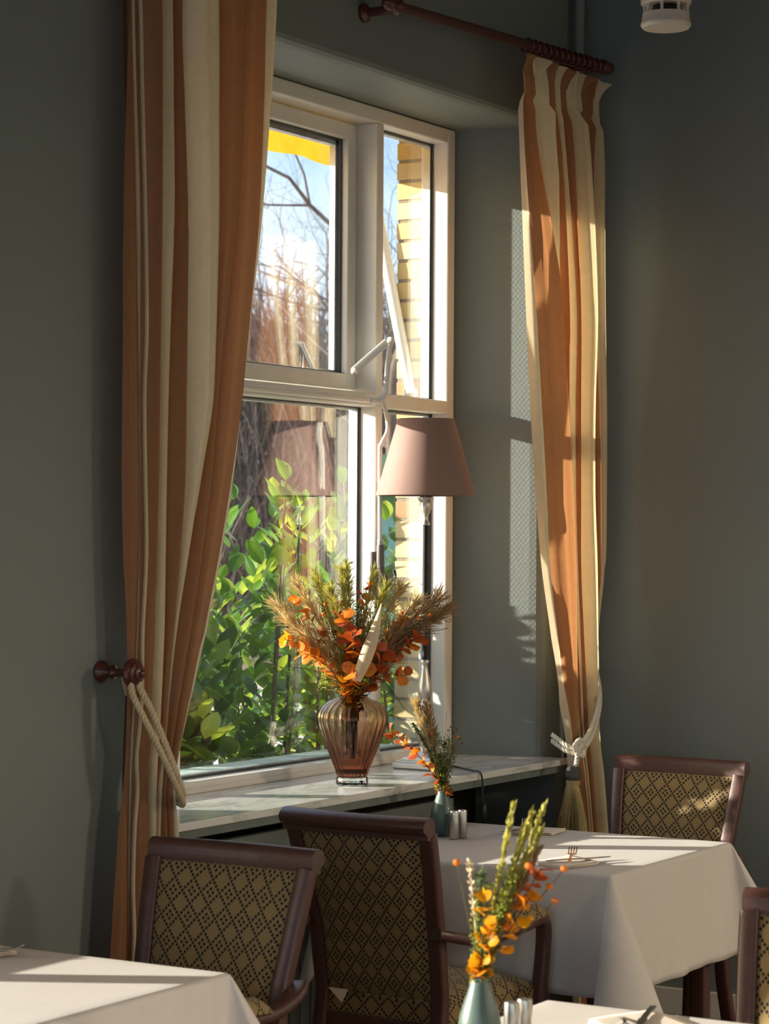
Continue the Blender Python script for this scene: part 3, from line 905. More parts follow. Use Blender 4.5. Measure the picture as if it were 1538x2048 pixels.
def curtain(name, zs, xs, y0, bands, label, bulge, grooves, top=None):
    """striped pleated cloth: columns of fold lines, a rounded pleat between each pair"""
    nb = len(xs[0]) - 1
    SUB = 10
    def row(z):
        if z <= zs[0]:
            return xs[0]
        for i in range(len(zs) - 1):
            if z <= zs[i + 1]:
                a, b = zs[i], zs[i + 1]
                t = (z - a) / (b - a)
                p0, p1, p2, p3 = xs[max(i - 1, 0)], xs[i], xs[i + 1], xs[min(i + 2, len(zs) - 1)]
                return [0.5 * ((2 * q1) + (q2 - q0) * t + (2 * q0 - 5 * q1 + 4 * q2 - q3) * t * t + (3 * q1 - q0 - 3 * q2 + q3) * t ** 3) for q0, q1, q2, q3 in zip(p0, p1, p2, p3)]
        return xs[-1]
    NV = 110
    z0, z1 = zs[0], zs[-1]
    vs, fs, mi = [], [], []
    cols = nb * SUB + 1
    for j in range(NV + 1):
        z = z0 + (z1 - z0) * j / NV
        r = row(z)
        for k in range(cols):
            b = min(k // SUB, nb - 1)
            t = (k - b * SUB) / SUB
            w_ = r[b + 1] - r[b]
            x = r[b] + w_ * t
            fl_ = 1 - (min(1, (z - top) / .03) if top and z > top else 0)
            h = min(1.2 * bulge[b] * w_, .05) * fl_
            yb_ = y0 if not isinstance(y0, tuple) else y0[0] + (y0[1] - y0[0]) * k / (cols - 1)
            y = yb_ - h * math.sin(math.pi * t) ** .8
            if w_ > .045:
                y += .16 * h * math.sin(4 * math.pi * t + z * .9 + b)
            gl, gr = 1.3 * fl_ * grooves[b], 1.3 * fl_ * grooves[b + 1]
            y += gl * max(0, 1 - t / .22) ** 2 + gr * max(0, 1 - (1 - t) / .22) ** 2
            y += .004 * noise.noise((x * 6, z * 1.1, b)) + .006 * noise.noise((x * 2.5, z * .7, 5))
            if top and z > top:
                g_ = min(1, (z - top) / .025)
                y += -g_ * .017 * abs(math.sin((x - r[0]) / (r[-1] - r[0]) * math.pi * 13)) + .004 * math.exp(-((z - top - .015) / .012) ** 2)
            vs.append((x, y, z))
    for j in range(NV):
        for k in range(cols - 1):
            fs.append((j * cols + k, j * cols + k + 1, (j + 1) * cols + k + 1, (j + 1) * cols + k))
            mi.append(bands[min(k // SUB, nb - 1)])
    m_ = MB()
    m_.add(vs, fs)
    m_.mi = mi
    return m_, row
SIDE_L = [0.2, 0.0, 0.45, 0.5, 0.55, 0.45, 0.55, 0.4, 0.4]
cl, _ = curtain('curtain', ZL, XL, (3.72, 3.64), [1, 0, 1, 0, 1, 0, 1, 1, 0], '', SIDE_L, [.0, .02, .02, .025, .02, .04, .025, .04, .025, .0])
ctl = thing('curtain', 'cream and caramel striped curtain gathered by a cord at the left of the window', 'curtain', (4.98, 3.68, 0.03))
cl.build('drape', ['curt_cream', 'curt_tan'], ctl, smooth=180)
# piped hem along the visible edge
def hem(zs, xs, col, y, par):
    pts = [(xs[i][col] + .003, y + .004 * math.sin(i * 2.3), zs[i]) for i in range(len(zs))]
    MB().tube(smoothpath(pts, 6), .0055, 6).build('hem_piping', 'curt_cream', par)
hem(ZL, XL, 2, 3.692, ctl)
ctr = thing('curtain', 'cream and caramel striped curtain with ruffled heading, glowing orange at the right of the window', 'curtain', (7.3, 3.64, 0.03))
for _r, _z in zip(XR, ZR):
    _r[-1] = min(7.63, _r[-1] + (.03 if _z > 1.3 else 0))
    for _i in range(9):
        _r[_i] = min(_r[_i], 7.60 + .003 * _i)
for _r, _z in zip(XR, ZR):
    _r[0] += .040 if _z > 1.1 else .02
c2, rowR = curtain('curtain', ZR, XR, 3.645, [0, 1, 0, 1, 0, 1, 0, 1, 0], '', [0.25, 0.30, 0.5, 0.4, 0.5, 0.45, 0.5, 0.4, 0.4], [.019, .0, .02, .03, .025, .025, .025, .03, .025, .0], top=3.07)
c2.build('drape', ['curt_cream', 'curt_tan'], ctr, smooth=180)
# heading: a ruffle that flops forward above the gathered tape
xr = rowR(ZR[-1])
x0h, x1h = xr[0], xr[-1]
mif = lambda u, v: [0, 1, 0, 1, 0, 1, 0, 1, 0][next((i for i in range(9) if x0h + (x1h - x0h) * u < xr[i + 1]), 8)]
rf = MB()
def ruf(u, v):
    x = x0h + (x1h - x0h) * u
    f = math.sin(u * math.pi * 11 + .6) * .65 + .45 * math.sin(u * math.pi * 19 + 1)
    y = 3.645 - .017 * abs(math.sin(u * math.pi * 13))
    return (x + (u - .62) * .05 * v + .008 * v * math.cos(u * math.pi * 11), y - .030 * v * (.55 + f) * (.4 + .6 * v), ZR[-1] - .004 + .078 * v * (1 - .16 * f) - .012 * v * v)
rf.grid(ruf, 200, 8, mif=mif)
rf.build('ruffle', ['curt_cream', 'curt_tan'], ctr, smooth=180)

# curtain pole with fluted shaft, finials, rings and brackets
def pole(a, b, label):
    a, b = Vector(a), Vector(b)
    t = thing('curtain_pole', label, 'curtain rod', tuple(a))
    d = (b - a)
    sec = []
    for j in range(36):
        an = 2 * math.pi * j / 36
        r = .0155 if j % 2 else .0138
        sec.append((r * math.cos(an), r * math.sin(an)))
    MB().sweep([a, b], sec).build('shaft', 'rodwood', t, smooth=None)
    for p, s in ((a, -1), (b, 1)):
        pr = [(0, .078), (.012, .074), (.020, .062), (.023, .048), (.018, .034), (.012, .026), (.017, .020), (.024, .012), (.026, .004), (.022, -.004), (.016, -.008)]
        MB().lathe([(r, s * h) for r, h in pr], 20, tuple(p), axis='x').build('finial', 'rodwood', t, smooth=60)
    return t
pr_ = pole((6.15, 3.66, 3.241), (7.55, 3.66, 3.303), 'fluted mahogany curtain pole above the window head, its rings carrying the ruffled curtain')
MB().lathe([(.03, 0), (.03, .01), (.014, .02), (.014, .14)], 16, (6.18, 3.80, 3.242), axis='y').build('bracket', 'rodwood', pr_, smooth=50)
MB().lathe([(.03, 0), (.03, .01), (.014, .02), (.014, .14)], 16, (7.52, 3.80, 3.30), axis='y').build('bracket', 'rodwood', pr_, smooth=50)
for k in range(13):
    x = 6.99 + k * .042
    zc = 3.237 + (x - 6.06) * .0443
    ring = MB()
    pts = [(x + .004 * math.sin(a * 2), 3.66 + .0225 * math.cos(a), zc + .0225 * math.sin(a) - .004) for a in [2 * math.pi * i / 18 for i in range(19)]]
    ring.tube(pts, .0042, 6)
    ring.build('ring', 'rodwood', pr_)
pl_ = pole((4.72, 3.66, 3.215), (5.48, 3.66, 3.222), 'fluted mahogany curtain pole above the curtain at the left')
MB().lathe([(.03, 0), (.03, .01), (.014, .02), (.014, .14)], 16, (4.80, 3.80, 3.216), axis='y').build('bracket', 'rodwood', pl_, smooth=50)

# ---------------------------------------------------------------- tie-backs
def rope(pts, r, name, m, par, turns=85):
    path = smoothpath(pts, 14)
    L = [0]
    for a, b in zip(path, path[1:]):
        L.append(L[-1] + (b - a).length)
    # resample evenly
    n = int(L[-1] / .0035) + 2
    ev = []
    for k in range(n):
        s = L[-1] * k / (n - 1)
        i = max(0, min(len(L) - 2, next((q for q in range(len(L) - 1) if L[q + 1] >= s), len(L) - 2)))
        f = (s - L[i]) / max(1e-9, L[i + 1] - L[i])
        ev.append((path[i].lerp(path[i + 1], f), s))
    m_ = MB()
    for st in range(3):
        q = []
        prev = None
        for i, (p, s) in enumerate(ev):
            t = (ev[min(i + 1, n - 1)][0] - ev[max(i - 1, 0)][0]).normalized()
            a = Vector((0, 0, 1)).cross(t) if prev is None else prev - t * prev.dot(t)
            if a.length < 1e-6:
                a = Vector((1, 0, 0))
            a.normalize()
            prev = a
            b = t.cross(a)
            an = s * turns * 2 + 2 * math.pi * st / 3
            q.append(p + (a * math.cos(an) + b * math.sin(an)) * r * .52)
        m_.tube(q, r * .60, 6)
    return m_.build(name, m, par, smooth=180)
tb = thing('curtain_tieback', 'dark turned wooden holdback knob with two beige twisted cords round the left curtain', 'tieback', (4.90, 3.8, 1.295))
kn = [(0, .0), (.026, 0), (.030, .006), (.028, .012), (.022, .018), (.014, .028), (.011, .036), (.017, .040), (.018, .046), (.012, .051), (.010, .058), (.010, .092), (.020, .096), (.036, .100), (.038, .107), (.034, .112), (.029, .115), (.030, .120), (.025, .124), (.019, .126), (.020, .130), (.013, .134), (.009, .135), (.010, .139), (.006, .142), (0, .143)]
knob = MB().lathe(kn, 32, (4.905, 3.80, 1.297), axis='y').build('holdback', 'rodwood', tb, smooth=50, label='turned dark wood knob')
rope([(4.925, 3.725, 1.312), (4.905, 3.70, 1.299), (4.886, 3.682, 1.249), (4.902, 3.652, 1.179), (4.926, 3.622, 1.103), (4.965, 3.60, 1.012), (5.012, 3.612, .962), (5.05, 3.65, .955), (5.06, 3.70, .97)], .0085, 'cord', 'rope', tb)
rope([(4.93, 3.705, 1.315), (4.92, 3.69, 1.292), (4.91, 3.675, 1.261), (4.92, 3.642, 1.198), (4.945, 3.612, 1.102), (4.973, 3.597, 1.024), (5.007, 3.608, .982), (5.045, 3.65, .972), (5.06, 3.70, .98)], .0085, 'cord', 'rope', tb)
rope([(4.925, 3.73, 1.312), (4.923, 3.735, 1.278), (4.963, 3.745, 1.211), (4.99, 3.755, 1.16), (5.05, 3.72, .985)], .0075, 'cord', 'rope', tb)
tr_ = thing('curtain_tieback', 'pale twisted cord with a knot and gold tassel round the right curtain', 'tieback', (7.20, 3.59, .66))
rope([(7.60, 3.72, 1.20), (7.54, 3.66, 1.17), (7.425, 3.60, 1.094), (7.345, 3.588, 1.0), (7.268, 3.582, .958), (7.225, 3.588, .942), (7.205, 3.615, .955), (7.215, 3.67, .985)], .008, 'cord', 'rope_white', tr_)
rope([(7.60, 3.72, 1.185), (7.545, 3.66, 1.155), (7.437, 3.60, 1.076), (7.361, 3.588, .983), (7.286, 3.582, .94), (7.240, 3.586, .925), (7.21, 3.615, .935), (7.215, 3.67, .965)], .008, 'cord', 'rope_white', tr_)
rope([(7.255, 3.575, .94), (7.225, 3.568, .972), (7.197, 3.575, .952), (7.208, 3.566, .922), (7.24, 3.566, .916), (7.25, 3.566, .942), (7.22, 3.558, .957), (7.202, 3.566, .932), (7.212, 3.575, .902), (7.217, 3.583, .882), (7.213, 3.588, .866)], .008, 'knot', 'rope_white', tr_)
TX, TY = 7.212, 3.588
MB().lathe([(0, .035), (.020, .033), (.026, .02), (.027, .0), (.022, -.014), (.0, -.016)], 10, (TX, TY, .850)).build('bead_cap', 'bead', tr_, smooth=10, label='dark glass bead cap')
MB().lathe([(.018, .0), (.024, -.003), (.024, -.016), (.020, -.02)], 24, (TX, TY, .838)).build('collar', 'tassel', tr_)
sk = MB()
for k in range(520):
    a = RND.uniform(0, 2 * math.pi)
    rr = math.sqrt(RND.random())
    r0, r1 = .020 * rr, .072 * rr ** .9
    L_ = RND.uniform(.20, .225)
    tx, ty = -.022, 0.0
    pts = []
    for i in range(5):
        f = i / 4
        r = r0 + (r1 - r0) * f ** .7
        pts.append((TX + r * math.cos(a) + tx * f, TY + .8 * r * math.sin(a) * .8, min(.838, .822 - (L_ - .03) * f)))
    sk.tube(pts, [.0017] * 5, 3, caps=False)
MB().lathe([(.019, 0), (.024, -.02), (.034, -.07), (.045, -.13), (.052, -.19)], 60, (TX - .004, TY, .828), ripple=lambda a, h: 1 + .05 * math.cos(20 * a) + .03 * math.cos(31 * a + h * 60)).build('skirt', 'tassel', tr_, smooth=180)
o = sk.build('fringe', 'tassel', tr_, smooth=180)
o['kind'] = 'stuff'

# unseen copy of the curtain, added left of the frame to block sun
cn = dup(ctr, (7.3 - 3.585, 3.725, 0.03), 0, 'unseen striped curtain added beyond the left edge to block sun from the next window')
# ---------------------------------------------------------------- lamp on the sill
LX, LY, LZ = 6.812, 3.935, .8905
lamp = thing('buffet_lamp', 'tall buffet lamp with mauve cone shade, black stem and pewter foot on the sill', 'lamp', (LX, LY, LZ))
bs_ = MB()
def frust(m_, h0, h1, s0, s1):
    v = [(LX + a * s0, LY + b * s0, LZ + h0) for a, b in ((-1, -1), (1, -1), (1, 1), (-1, 1))] + [(LX + a * s1, LY + b * s1, LZ + h1) for a, b in ((-1, -1), (1, -1), (1, 1), (-1, 1))]
    m_.add(v, [(3, 2, 1, 0), (4, 5, 6, 7), (0, 1, 5, 4), (1, 2, 6, 5), (2, 3, 7, 6), (3, 0, 4, 7)])
for h0, h1, s0, s1 in ((0, .003, .074, .077), (.003, .017, .077, .077), (.017, .021, .077, .071), (.021, .026, .067, .067), (.026, .031, .060, .060), (.031, .037, .053, .050), (.037, .050, .046, .022)):
    frust(bs_, h0, h1, s0, s1)
bs_.build('foot', 'pewter', lamp, smooth=None, bevel=.0015, label='stepped square pewter foot')
MB().lathe([(.020, .05), (.014, .056), (.012, .066), (.018, .082), (.028, .10), (.031, .118), (.028, .136), (.018, .150), (.012, .156), (.014, .162), (.021, .170), (.021, .180), (.013, .186), (.012, .194), (.019, .204), (.020, .214), (.012, .222), (.013, .228), (.021, .240), (.0235, .255), (.0215, .272), (.0155, .30), (.0115, .325), (.0105, .338), (.014, .345), (.0145, .352), (.010, .356)], 36, (LX, LY, LZ)).build('baluster', 'pewter', lamp, smooth=70)
MB().lathe([(.0088, .35), (.0088, .80)], 20, (LX, LY, LZ)).build('stem', 'black_metal', lamp, smooth=70)
MB().lathe([(.009, .797), (.015, .799), (.0135, .806), (.0085, .816), (.0095, .83), (.015, .842), (.018, .855), (.0195, .868), (.018, .873), (.022, .877), (.027, .886), (.027, .889), (.016, .893), (.012, .905), (.012, .95)], 36, (LX, LY, LZ), ripple=lambda a, h: 1 + (.05 * math.cos(12 * a) if .842 < h < .87 else 0)).build('candle_cup', 'pewter', lamp, smooth=60)
shp = [(.1625, .895), (.0935, 1.148)]
sm_ = MB()
n = 72
vs = []
for (r, h) in ((.1625, .895), (.1637, .900), (.0940, 1.1445), (.0925, 1.148), (.0905, 1.147), (.1605, .896)):
    for j in range(n):
        a = 2 * math.pi * j / n
        vs.append((LX + r * math.cos(a), LY + r * math.sin(a), LZ + h))
fs = []
for i in range(6):
    for j in range(n):
        fs.append((i * n + j, i * n + (j + 1) % n, ((i + 1) % 6) * n + (j + 1) % n, ((i + 1) % 6) * n + j))
sm_.add(vs, fs)
sm_.build('shade', 'shade', lamp, smooth=35, label='mauve cone lampshade')
hp = MB()
for k in range(3):
    a = 2 * math.pi * k / 3
    hp.tube([(LX, LY, LZ + .945), (LX + .135 * math.cos(a), LY + .135 * math.sin(a), LZ + .985)], .0018, 6)
hp.build('shade_carrier', 'black_metal', lamp)
MB().lathe([(0, .93), (.013, .935), (.013, .96), (.02, .985), (.029, 1.01), (.03, 1.03), (.02, 1.052), (0, 1.06)], 20, (LX, LY, LZ)).build('bulb', 'white_plastic', lamp, smooth=70)
cord = MB().tube(smoothpath([(LX + .05, LY - .075, LZ + .008), (6.855, 3.82, .8935), (6.80, 3.745, .8935), (6.765, 3.702, .894), (6.752, 3.685, .875), (6.742, 3.678, .83), (6.742, 3.678, .79), (6.748, 3.678, .74), (6.77, 3.70, .60), (6.85, 3.78, .35), (7.0, 3.79, .02)], 8), .0032, 8)
cord.build('cord', 'black_plastic', lamp)
MB().lathe([(0, .034), (.006, .032), (.010, .02), (.0115, .004), (.010, -.016), (.006, -.03), (0, -.033)], 16, (6.7445, 3.675, .768)).build('inline_switch', 'black_plastic', lamp, smooth=70)

# ---------------------------------------------------------------- vases
VX, VY, VZ = 6.222, 3.848, .8905
bv = thing('glass_vase', 'large ribbed amber glass vase with clear foot on the marble sill', 'vase', (VX, VY, VZ))
outp = [(.045, .026), (.048, .032), (.053, .05), (.066, .085), (.082, .125), (.096, .16), (.105, .185), (.108, .205), (.105, .222), (.094, .240), (.076, .254), (.055, .264), (.044, .270), (.043, .276)]
inp = [(.040, .276), (.041, .269), (.052, .261), (.072, .251), (.090, .237), (.1005, .221), (.1035, .205), (.1005, .186), (.0915, .162), (.0775, .127), (.0615, .087), (.0485, .054), (.042, .042), (0, .040)]
rib = lambda a, h: 1 + .030 * math.cos(24 * a) * max(0, min(1, (h - .03) / .05)) * max(0, min(1, (.274 - h) / .02))
MB().lathe([(0, .026)] + outp + inp, 144, (VX, VY, VZ), ripple=rib).build('body', 'amber', bv, smooth=180)
MB().lathe([(0, 0), (.046, 0), (.049, .003), (.049, .021), (.046, .0255), (0, .0255)], 12 * 6, (VX, VY, VZ), ripple=lambda a, h: 1 + .012 * math.cos(12 * a)).build('foot', 'clear', bv, smooth=40, label='clear glass foot')

def bottle(x, y, z, label):
    t = thing('bud_vase', label, 'vase', (x, y, z), 0, 'small sage green drop vases')
    pr = [(0, 0), (.022, 0), (.027, .003), (.032, .02), (.0365, .040), (.0375, .055), (.035, .072), (.029, .092), (.022, .112), (.0165, .130), (.0145, .140), (.0145, .1435), (.0125, .1435), (.0125, .13), (.02, .10), (.02, .06), (0, .05)]
    m_ = MB().lathe(pr, 48, (x, y, z))
    m_.build('body', 'teal_ceramic', t, smooth=70)
    return t
bottle(6.262, 3.552, .752, 'small sage green drop vase beside the shakers on the far table')
bottle(3.632, 1.984, .752, 'small sage green drop vase nearest the camera, slightly blurred')
def shaker(x, y, z, label):
    m_ = MB().lathe([(0, 0), (.0135, 0), (.0142, .001), (.0142, .080), (.0135, .0825), (.010, .083), (0, .083)], 32, (x, y, z))
    o = m_.build('shaker', 'steel', smooth=40)
    return tag(o, label, 'shaker', 'steel salt and pepper shakers')
shaker(6.214, 3.485, .752, 'brushed steel shaker standing nearer the left on the far table')
shaker(6.252, 3.478, .752, 'brushed steel shaker right beside its twin on the far table, farther back')
shaker(3.720, 1.968, .752, 'blurred steel shaker beside the nearest vase')
shaker(3.757, 1.962, .752, 'blurred steel shaker half behind its twin on the foreground table')

# ---------------------------------------------------------------- napkins and cutlery
def napkin(c, label, z=.7515):
    cx = sum(p[0] for p in c) / 4
    cy = sum(p[1] for p in c) / 4
    m_ = MB()
    for lay, (zz, sh) in enumerate(((0, 0), (.0028, .004), (.0056, -.003))):
        def fn(u, v, zz=zz, sh=sh):
            x = (c[0][0] * (1 - u) + c[1][0] * u) * (1 - v) + (c[3][0] * (1 - u) + c[2][0] * u) * v
            y = (c[0][1] * (1 - u) + c[1][1] * u) * (1 - v) + (c[3][1] * (1 - u) + c[2][1] * u) * v
            return (x + sh, y + sh * .6, z + .001 + zz + .0012 * math.sin(u * 7 + lay) * math.sin(v * 6) + .0012)
        m_.grid(fn, 10, 10)
    o = m_.build('napkin', 'napkin', smooth=180)
    s_ = o.modifiers.new('thickness', 'SOLIDIFY')
    s_.thickness = .0016
    return tag(o, label, 'napkin', 'folded linen napkins')
def fork(x, y, z, ang, label, tilt=0.0):
    m_ = MB()
    hs = smoothpath([(-.095, 0, .002), (-.06, 0, .005), (0, 0, .007), (.03, 0, .006), (.045, 0, .004)], 4)
    m_.sweep(hs, [(.5, .0012), (-.5, .0012), (-.5, -.0012), (.5, -.0012)], side=(0, 1, 0), scale=None) if False else None
    def ribbon(pts, ws, th):
        vs, fs = [], []
        for (px, py, pz), w_ in zip(pts, ws):
            vs += [(px, py - w_, pz), (px, py + w_, pz), (px, py + w_, pz - th), (px, py - w_, pz - th)]
        for i in range(len(pts) - 1):
            for j in range(4):
                fs.append((i * 4 + j, i * 4 + (j + 1) % 4, (i + 1) * 4 + (j + 1) % 4, (i + 1) * 4 + j))
        fs += [(3, 2, 1, 0), tuple(len(pts) * 4 - 4 + j for j in range(4))]
        m_.add(vs, fs)
    hw_ = [.0075 - .0045 * min(1, i / (len(hs) * .6)) for i in range(len(hs))]
    ribbon(hs, hw_, .0022)
    nk = smoothpath([(.044, 0, .004), (.056, 0, .0015), (.066, 0, .001)], 4)
    ribbon(nk, [.003 + .0095 * min(1, i / 5) for i in range(len(nk))], .002)
    for k in range(4):
        yy = -.0105 + .007 * k
        ribbon(smoothpath([(.064, yy, .001), (.085, yy * 1.02, .003), (.105, yy * 1.0, .009)], 4), [.0017] * 8 + [.0009], .0016)
    o = m_.build('fork', 'cut', smooth=50)
    o.location = (x, y, z)
    o.rotation_euler = (0, -tilt, ang)
    return tag(o, label, 'fork', 'dinner forks')
def knife(x, y, z, ang, label):
    m_ = MB()
    pts = smoothpath([(-.10, 0, .003), (-.05, 0, .004), (0, 0, .004), (.03, 0, .003), (.08, .002, .003), (.115, .006, .003)], 4)
    ws = [(.006 if i < len(pts) * .55 else .0085 * (1 - ((i / (len(pts) - 1)) - .55) / .45) ** .4 + .0004) for i in range(len(pts))]
    vs, fs = [], []
    for (px, py, pz), w_ in zip(pts, ws):
        vs += [(px, py - w_, pz), (px, py + w_, pz + .0004), (px, py + w_, pz - .002), (px, py - w_, pz - .002)]
    for i in range(len(pts) - 1):
        for j in range(4):
            fs.append((i * 4 + j, i * 4 + (j + 1) % 4, (i + 1) * 4 + (j + 1) % 4, (i + 1) * 4 + j))
    fs += [(3, 2, 1, 0), tuple(len(pts) * 4 - 4 + j for j in range(4))]
    m_.add(vs, fs)
    o = m_.build('knife', 'cut', smooth=50)
    o.location = (x, y, z)
    o.rotation_euler = (0, 0, ang)
    return tag(o, label, 'knife', 'dinner knives')
napkin([(5.865, 3.03), (5.81, 2.925), (5.96, 2.885), (6.04, 3.015)], 'folded napkin under cutlery in the sun patch on the far table')
fork(5.925, 2.955, .7605, math.radians(22), 'fork with raised tines on the sunlit napkin of the far table', math.radians(9))
knife(5.935, 2.94, .7615, math.radians(-32), 'knife lying across the fork on the sunlit napkin of the far table')
napkin([(6.41, 3.40), (6.46, 3.28), (6.585, 3.30), (6.555, 3.42)], 'folded napkin in the shade at the far edge of the window table')
fork(6.455, 3.375, .7605, math.radians(25), 'fork on the shaded napkin at the far edge of the window table', math.radians(9))
knife(6.46, 3.385, .7615, math.radians(170), 'knife pointing left from the shaded napkin at the far edge of the window table')
napkin([(4.00, 1.955), (3.90, 1.86), (4.06, 1.76), (4.15, 1.90)], 'folded napkin on the foreground tablecloth at the bottom edge')
fork(4.0, 1.885, .7605, math.radians(-150), 'fork on the foreground napkin at the bottom edge', math.radians(6))
knife(4.06, 1.868, .7615, math.radians(196), 'knife on the foreground napkin at the bottom edge')
napkin([(4.02, 3.38), (3.98, 3.30), (3.86, 3.33), (3.90, 3.44)], 'folded napkin at the left edge of the photo on the sunlit table')
fork(3.935, 3.365, .7605, math.radians(-70), 'fork end showing on the napkin at the left edge', math.radians(6))

# ---------------------------------------------------------------- smoke detector on its stem
DX, DY = 6.68, 3.022
det = thing('smoke_detector', 'white cylindrical smoke detector hanging from the ceiling at the top edge', 'detector', (DX, DY, ZC))
zb_ = 3.207
MB().lathe([(0, 0), (.070, 0), (.0765, .008), (.0775, .014), (.0735, .022), (.0715, .045), (0, .047)], 48, (DX, DY, zb_)).build('cap', 'white_plastic', det, smooth=40)
for k in range(8):
    a = 2 * math.pi * (k + .3) / 8
    x, y = DX + .066 * math.cos(a), DY + .066 * math.sin(a)
    MB().tube([(x, y, zb_ + .044), (x, y, zb_ + .075)], .005, 8).build('spoke', 'white_plastic', det)
MB().lathe([(0, .04), (.045, .042), (.04, .072), (0, .075)], 24, (DX, DY, zb_)).build('sensor_core', 'black_plastic', det, smooth=40)
MB().lathe([(0, .070), (.073, .070), (.077, .076), (.077, .09), (.066, .112), (.02, .122), (.014, .13), (.014, ZC - zb_)], 48, (DX, DY, zb_)).build('base', 'white_plastic', det, smooth=40)
# ---------------------------------------------------------------- dried flowers
LAT, DEP, UPV = Vector((math.sin(YAW), -math.cos(YAW), 0)), Vector((math.cos(YAW), math.sin(YAW), 0)), Vector((0, 0, 1))
def leaf_mesh(name, m, l, w, fold=.25, curl=.15, round_=False, nu=6, nv=4):
    """leaf along +x with a folded midrib and a curled tip"""
    mb_ = MB()
    def fn(u, v):
        t = 2 * v - 1
        if round_:
            ww = w * math.sqrt(max(0.0, 1 - (2 * u - 1) ** 2)) * (.9 + .2 * u)
        else:
            ww = w * (math.sin(math.pi * min(1, u ** .85)) ** .8)
        return (l * u, t * ww, fold * abs(t) * ww + curl * l * (u - u * u * 1.3))
    mb_.grid(fn, nu, nv)
    return mb_.mesh(name, m, smooth=180)
EU = {}
for key in ('orange', 'amber_leaf', 'rust', 'yellow_leaf'):
    EU[key] = [leaf_mesh('leaf', key, .034, .017, .3, .2, True), leaf_mesh('leaf', key, .030, .0165, -.25, -.15, True)]
def inst(me, name, par, p, x, n, s=1.0):
    """place shared mesh so that +x runs along x and +z near n"""
    x = Vector(x).normalized()
    z = Vector(n) - x * Vector(n).dot(x)
    z = z.normalized() if z.length > 1e-5 else x.orthogonal().normalized()
    y = z.cross(x)
    o = bpy.data.objects.new(name, me)
    C.objects.link(o)
    o.parent = par
    q = Vector(p) - Vector(par.get('_o', (0, 0, 0)))
    mt = Matrix(((x.x, y.x, z.x, q.x), (x.y, y.y, z.y, q.y), (x.z, y.z, z.z, q.z), (0, 0, 0, 1)))
    o.matrix_local = mt @ Matrix.Scale(s, 4)
    return o
def offv(o, lat, up, dep=0.0):
    return Vector(o) + LAT * lat + UPV * up + DEP * dep
def curve(a, tip, bow, n=10):
    """path from a to tip, leaving a steeply, bending by bow"""
    a, tip = Vector(a), Vector(tip)
    mid = a.lerp(tip, .5) + UPV * bow
    return smoothpath([a - UPV * .02, a, mid, tip], n)
def eucalyptus(par, a, tip, bow, keys, nleaf, size=1.0, start=.3, rnd=RND):
    path = curve(a, tip, bow)
    s_ = MB().tube(path, [.0018 - .001 * i / len(path) for i in range(len(path))], 5).build('eucalyptus_sprig', 'stem_dark', par)
    s_['_o'] = par.get('_o')
    nleaf = int(nleaf * 1.7)
    for k in range(nleaf):
        f = start + (1 - start) * (k + .5) / nleaf
        i = min(len(path) - 2, int(f * (len(path) - 1)))
        p = path[i]
        t = (path[i + 1] - path[i]).normalized()
        an = k * 2.4 + rnd.uniform(-.5, .5)
        a1 = t.orthogonal().normalized()
        d = a1 * math.cos(an) + t.cross(a1) * math.sin(an)
        d = (d + t * .55 + UPV * .1).normalized()
        key = rnd.choice(keys)
        nrm = (t + DEP * -.8 * rnd.random() + Vector((rnd.uniform(-.5, .5), rnd.uniform(-.5, .5), rnd.uniform(-.3, .6))))
        inst(rnd.choice(EU[key]), 'leaf', s_, p, d, nrm, size * rnd.uniform(.85, 1.25))
def plume(par, a, tip, bow, m, n=160, spread=.05, hair=.05, start=.35, w=.0009, name='grass_plume'):
    path = curve(a, tip, bow)
    mb_ = MB()
    mb_.tube(path, [.0012] * len(path), 4)
    spread, hair = spread * 1.5, hair * 1.25
    for k in range(int(n * 1.3)):
        f = start + (1 - start) * RND.random() ** .8
        i = min(len(path) - 2, int(f * (len(path) - 1)))
        p = path[i].lerp(path[i + 1], RND.random())
        t = (path[i + 1] - path[i]).normalized()
        an = RND.uniform(0, 6.283)
        a1 = t.orthogonal().normalized()
        d = a1 * math.cos(an) + t.cross(a1) * math.sin(an)
        L_ = hair * RND.uniform(.5, 1.1) * (1.15 - .5 * f)
        e = p + t * L_ + d * spread * RND.uniform(.2, 1) * (1.1 - .6 * f)
        m1 = p.lerp(e, .55) + t * L_ * .12
        wv = t.cross(d) * w
        wv2 = d * w
        mb_.add([p - wv, p + wv, m1 + wv * 1.6, m1 - wv * 1.6, e], [(0, 1, 2, 3), (3, 2, 4)])
        if RND.random() < .8:   # seed head
            mb_.add([m1 - wv2 * 2.6, m1 + wv2 * 2.6, e + (e - m1) * .1], [(0, 1, 2)])
    o = mb_.build(name, m, par, smooth=180)
    o['kind'] = 'stuff'
    return o
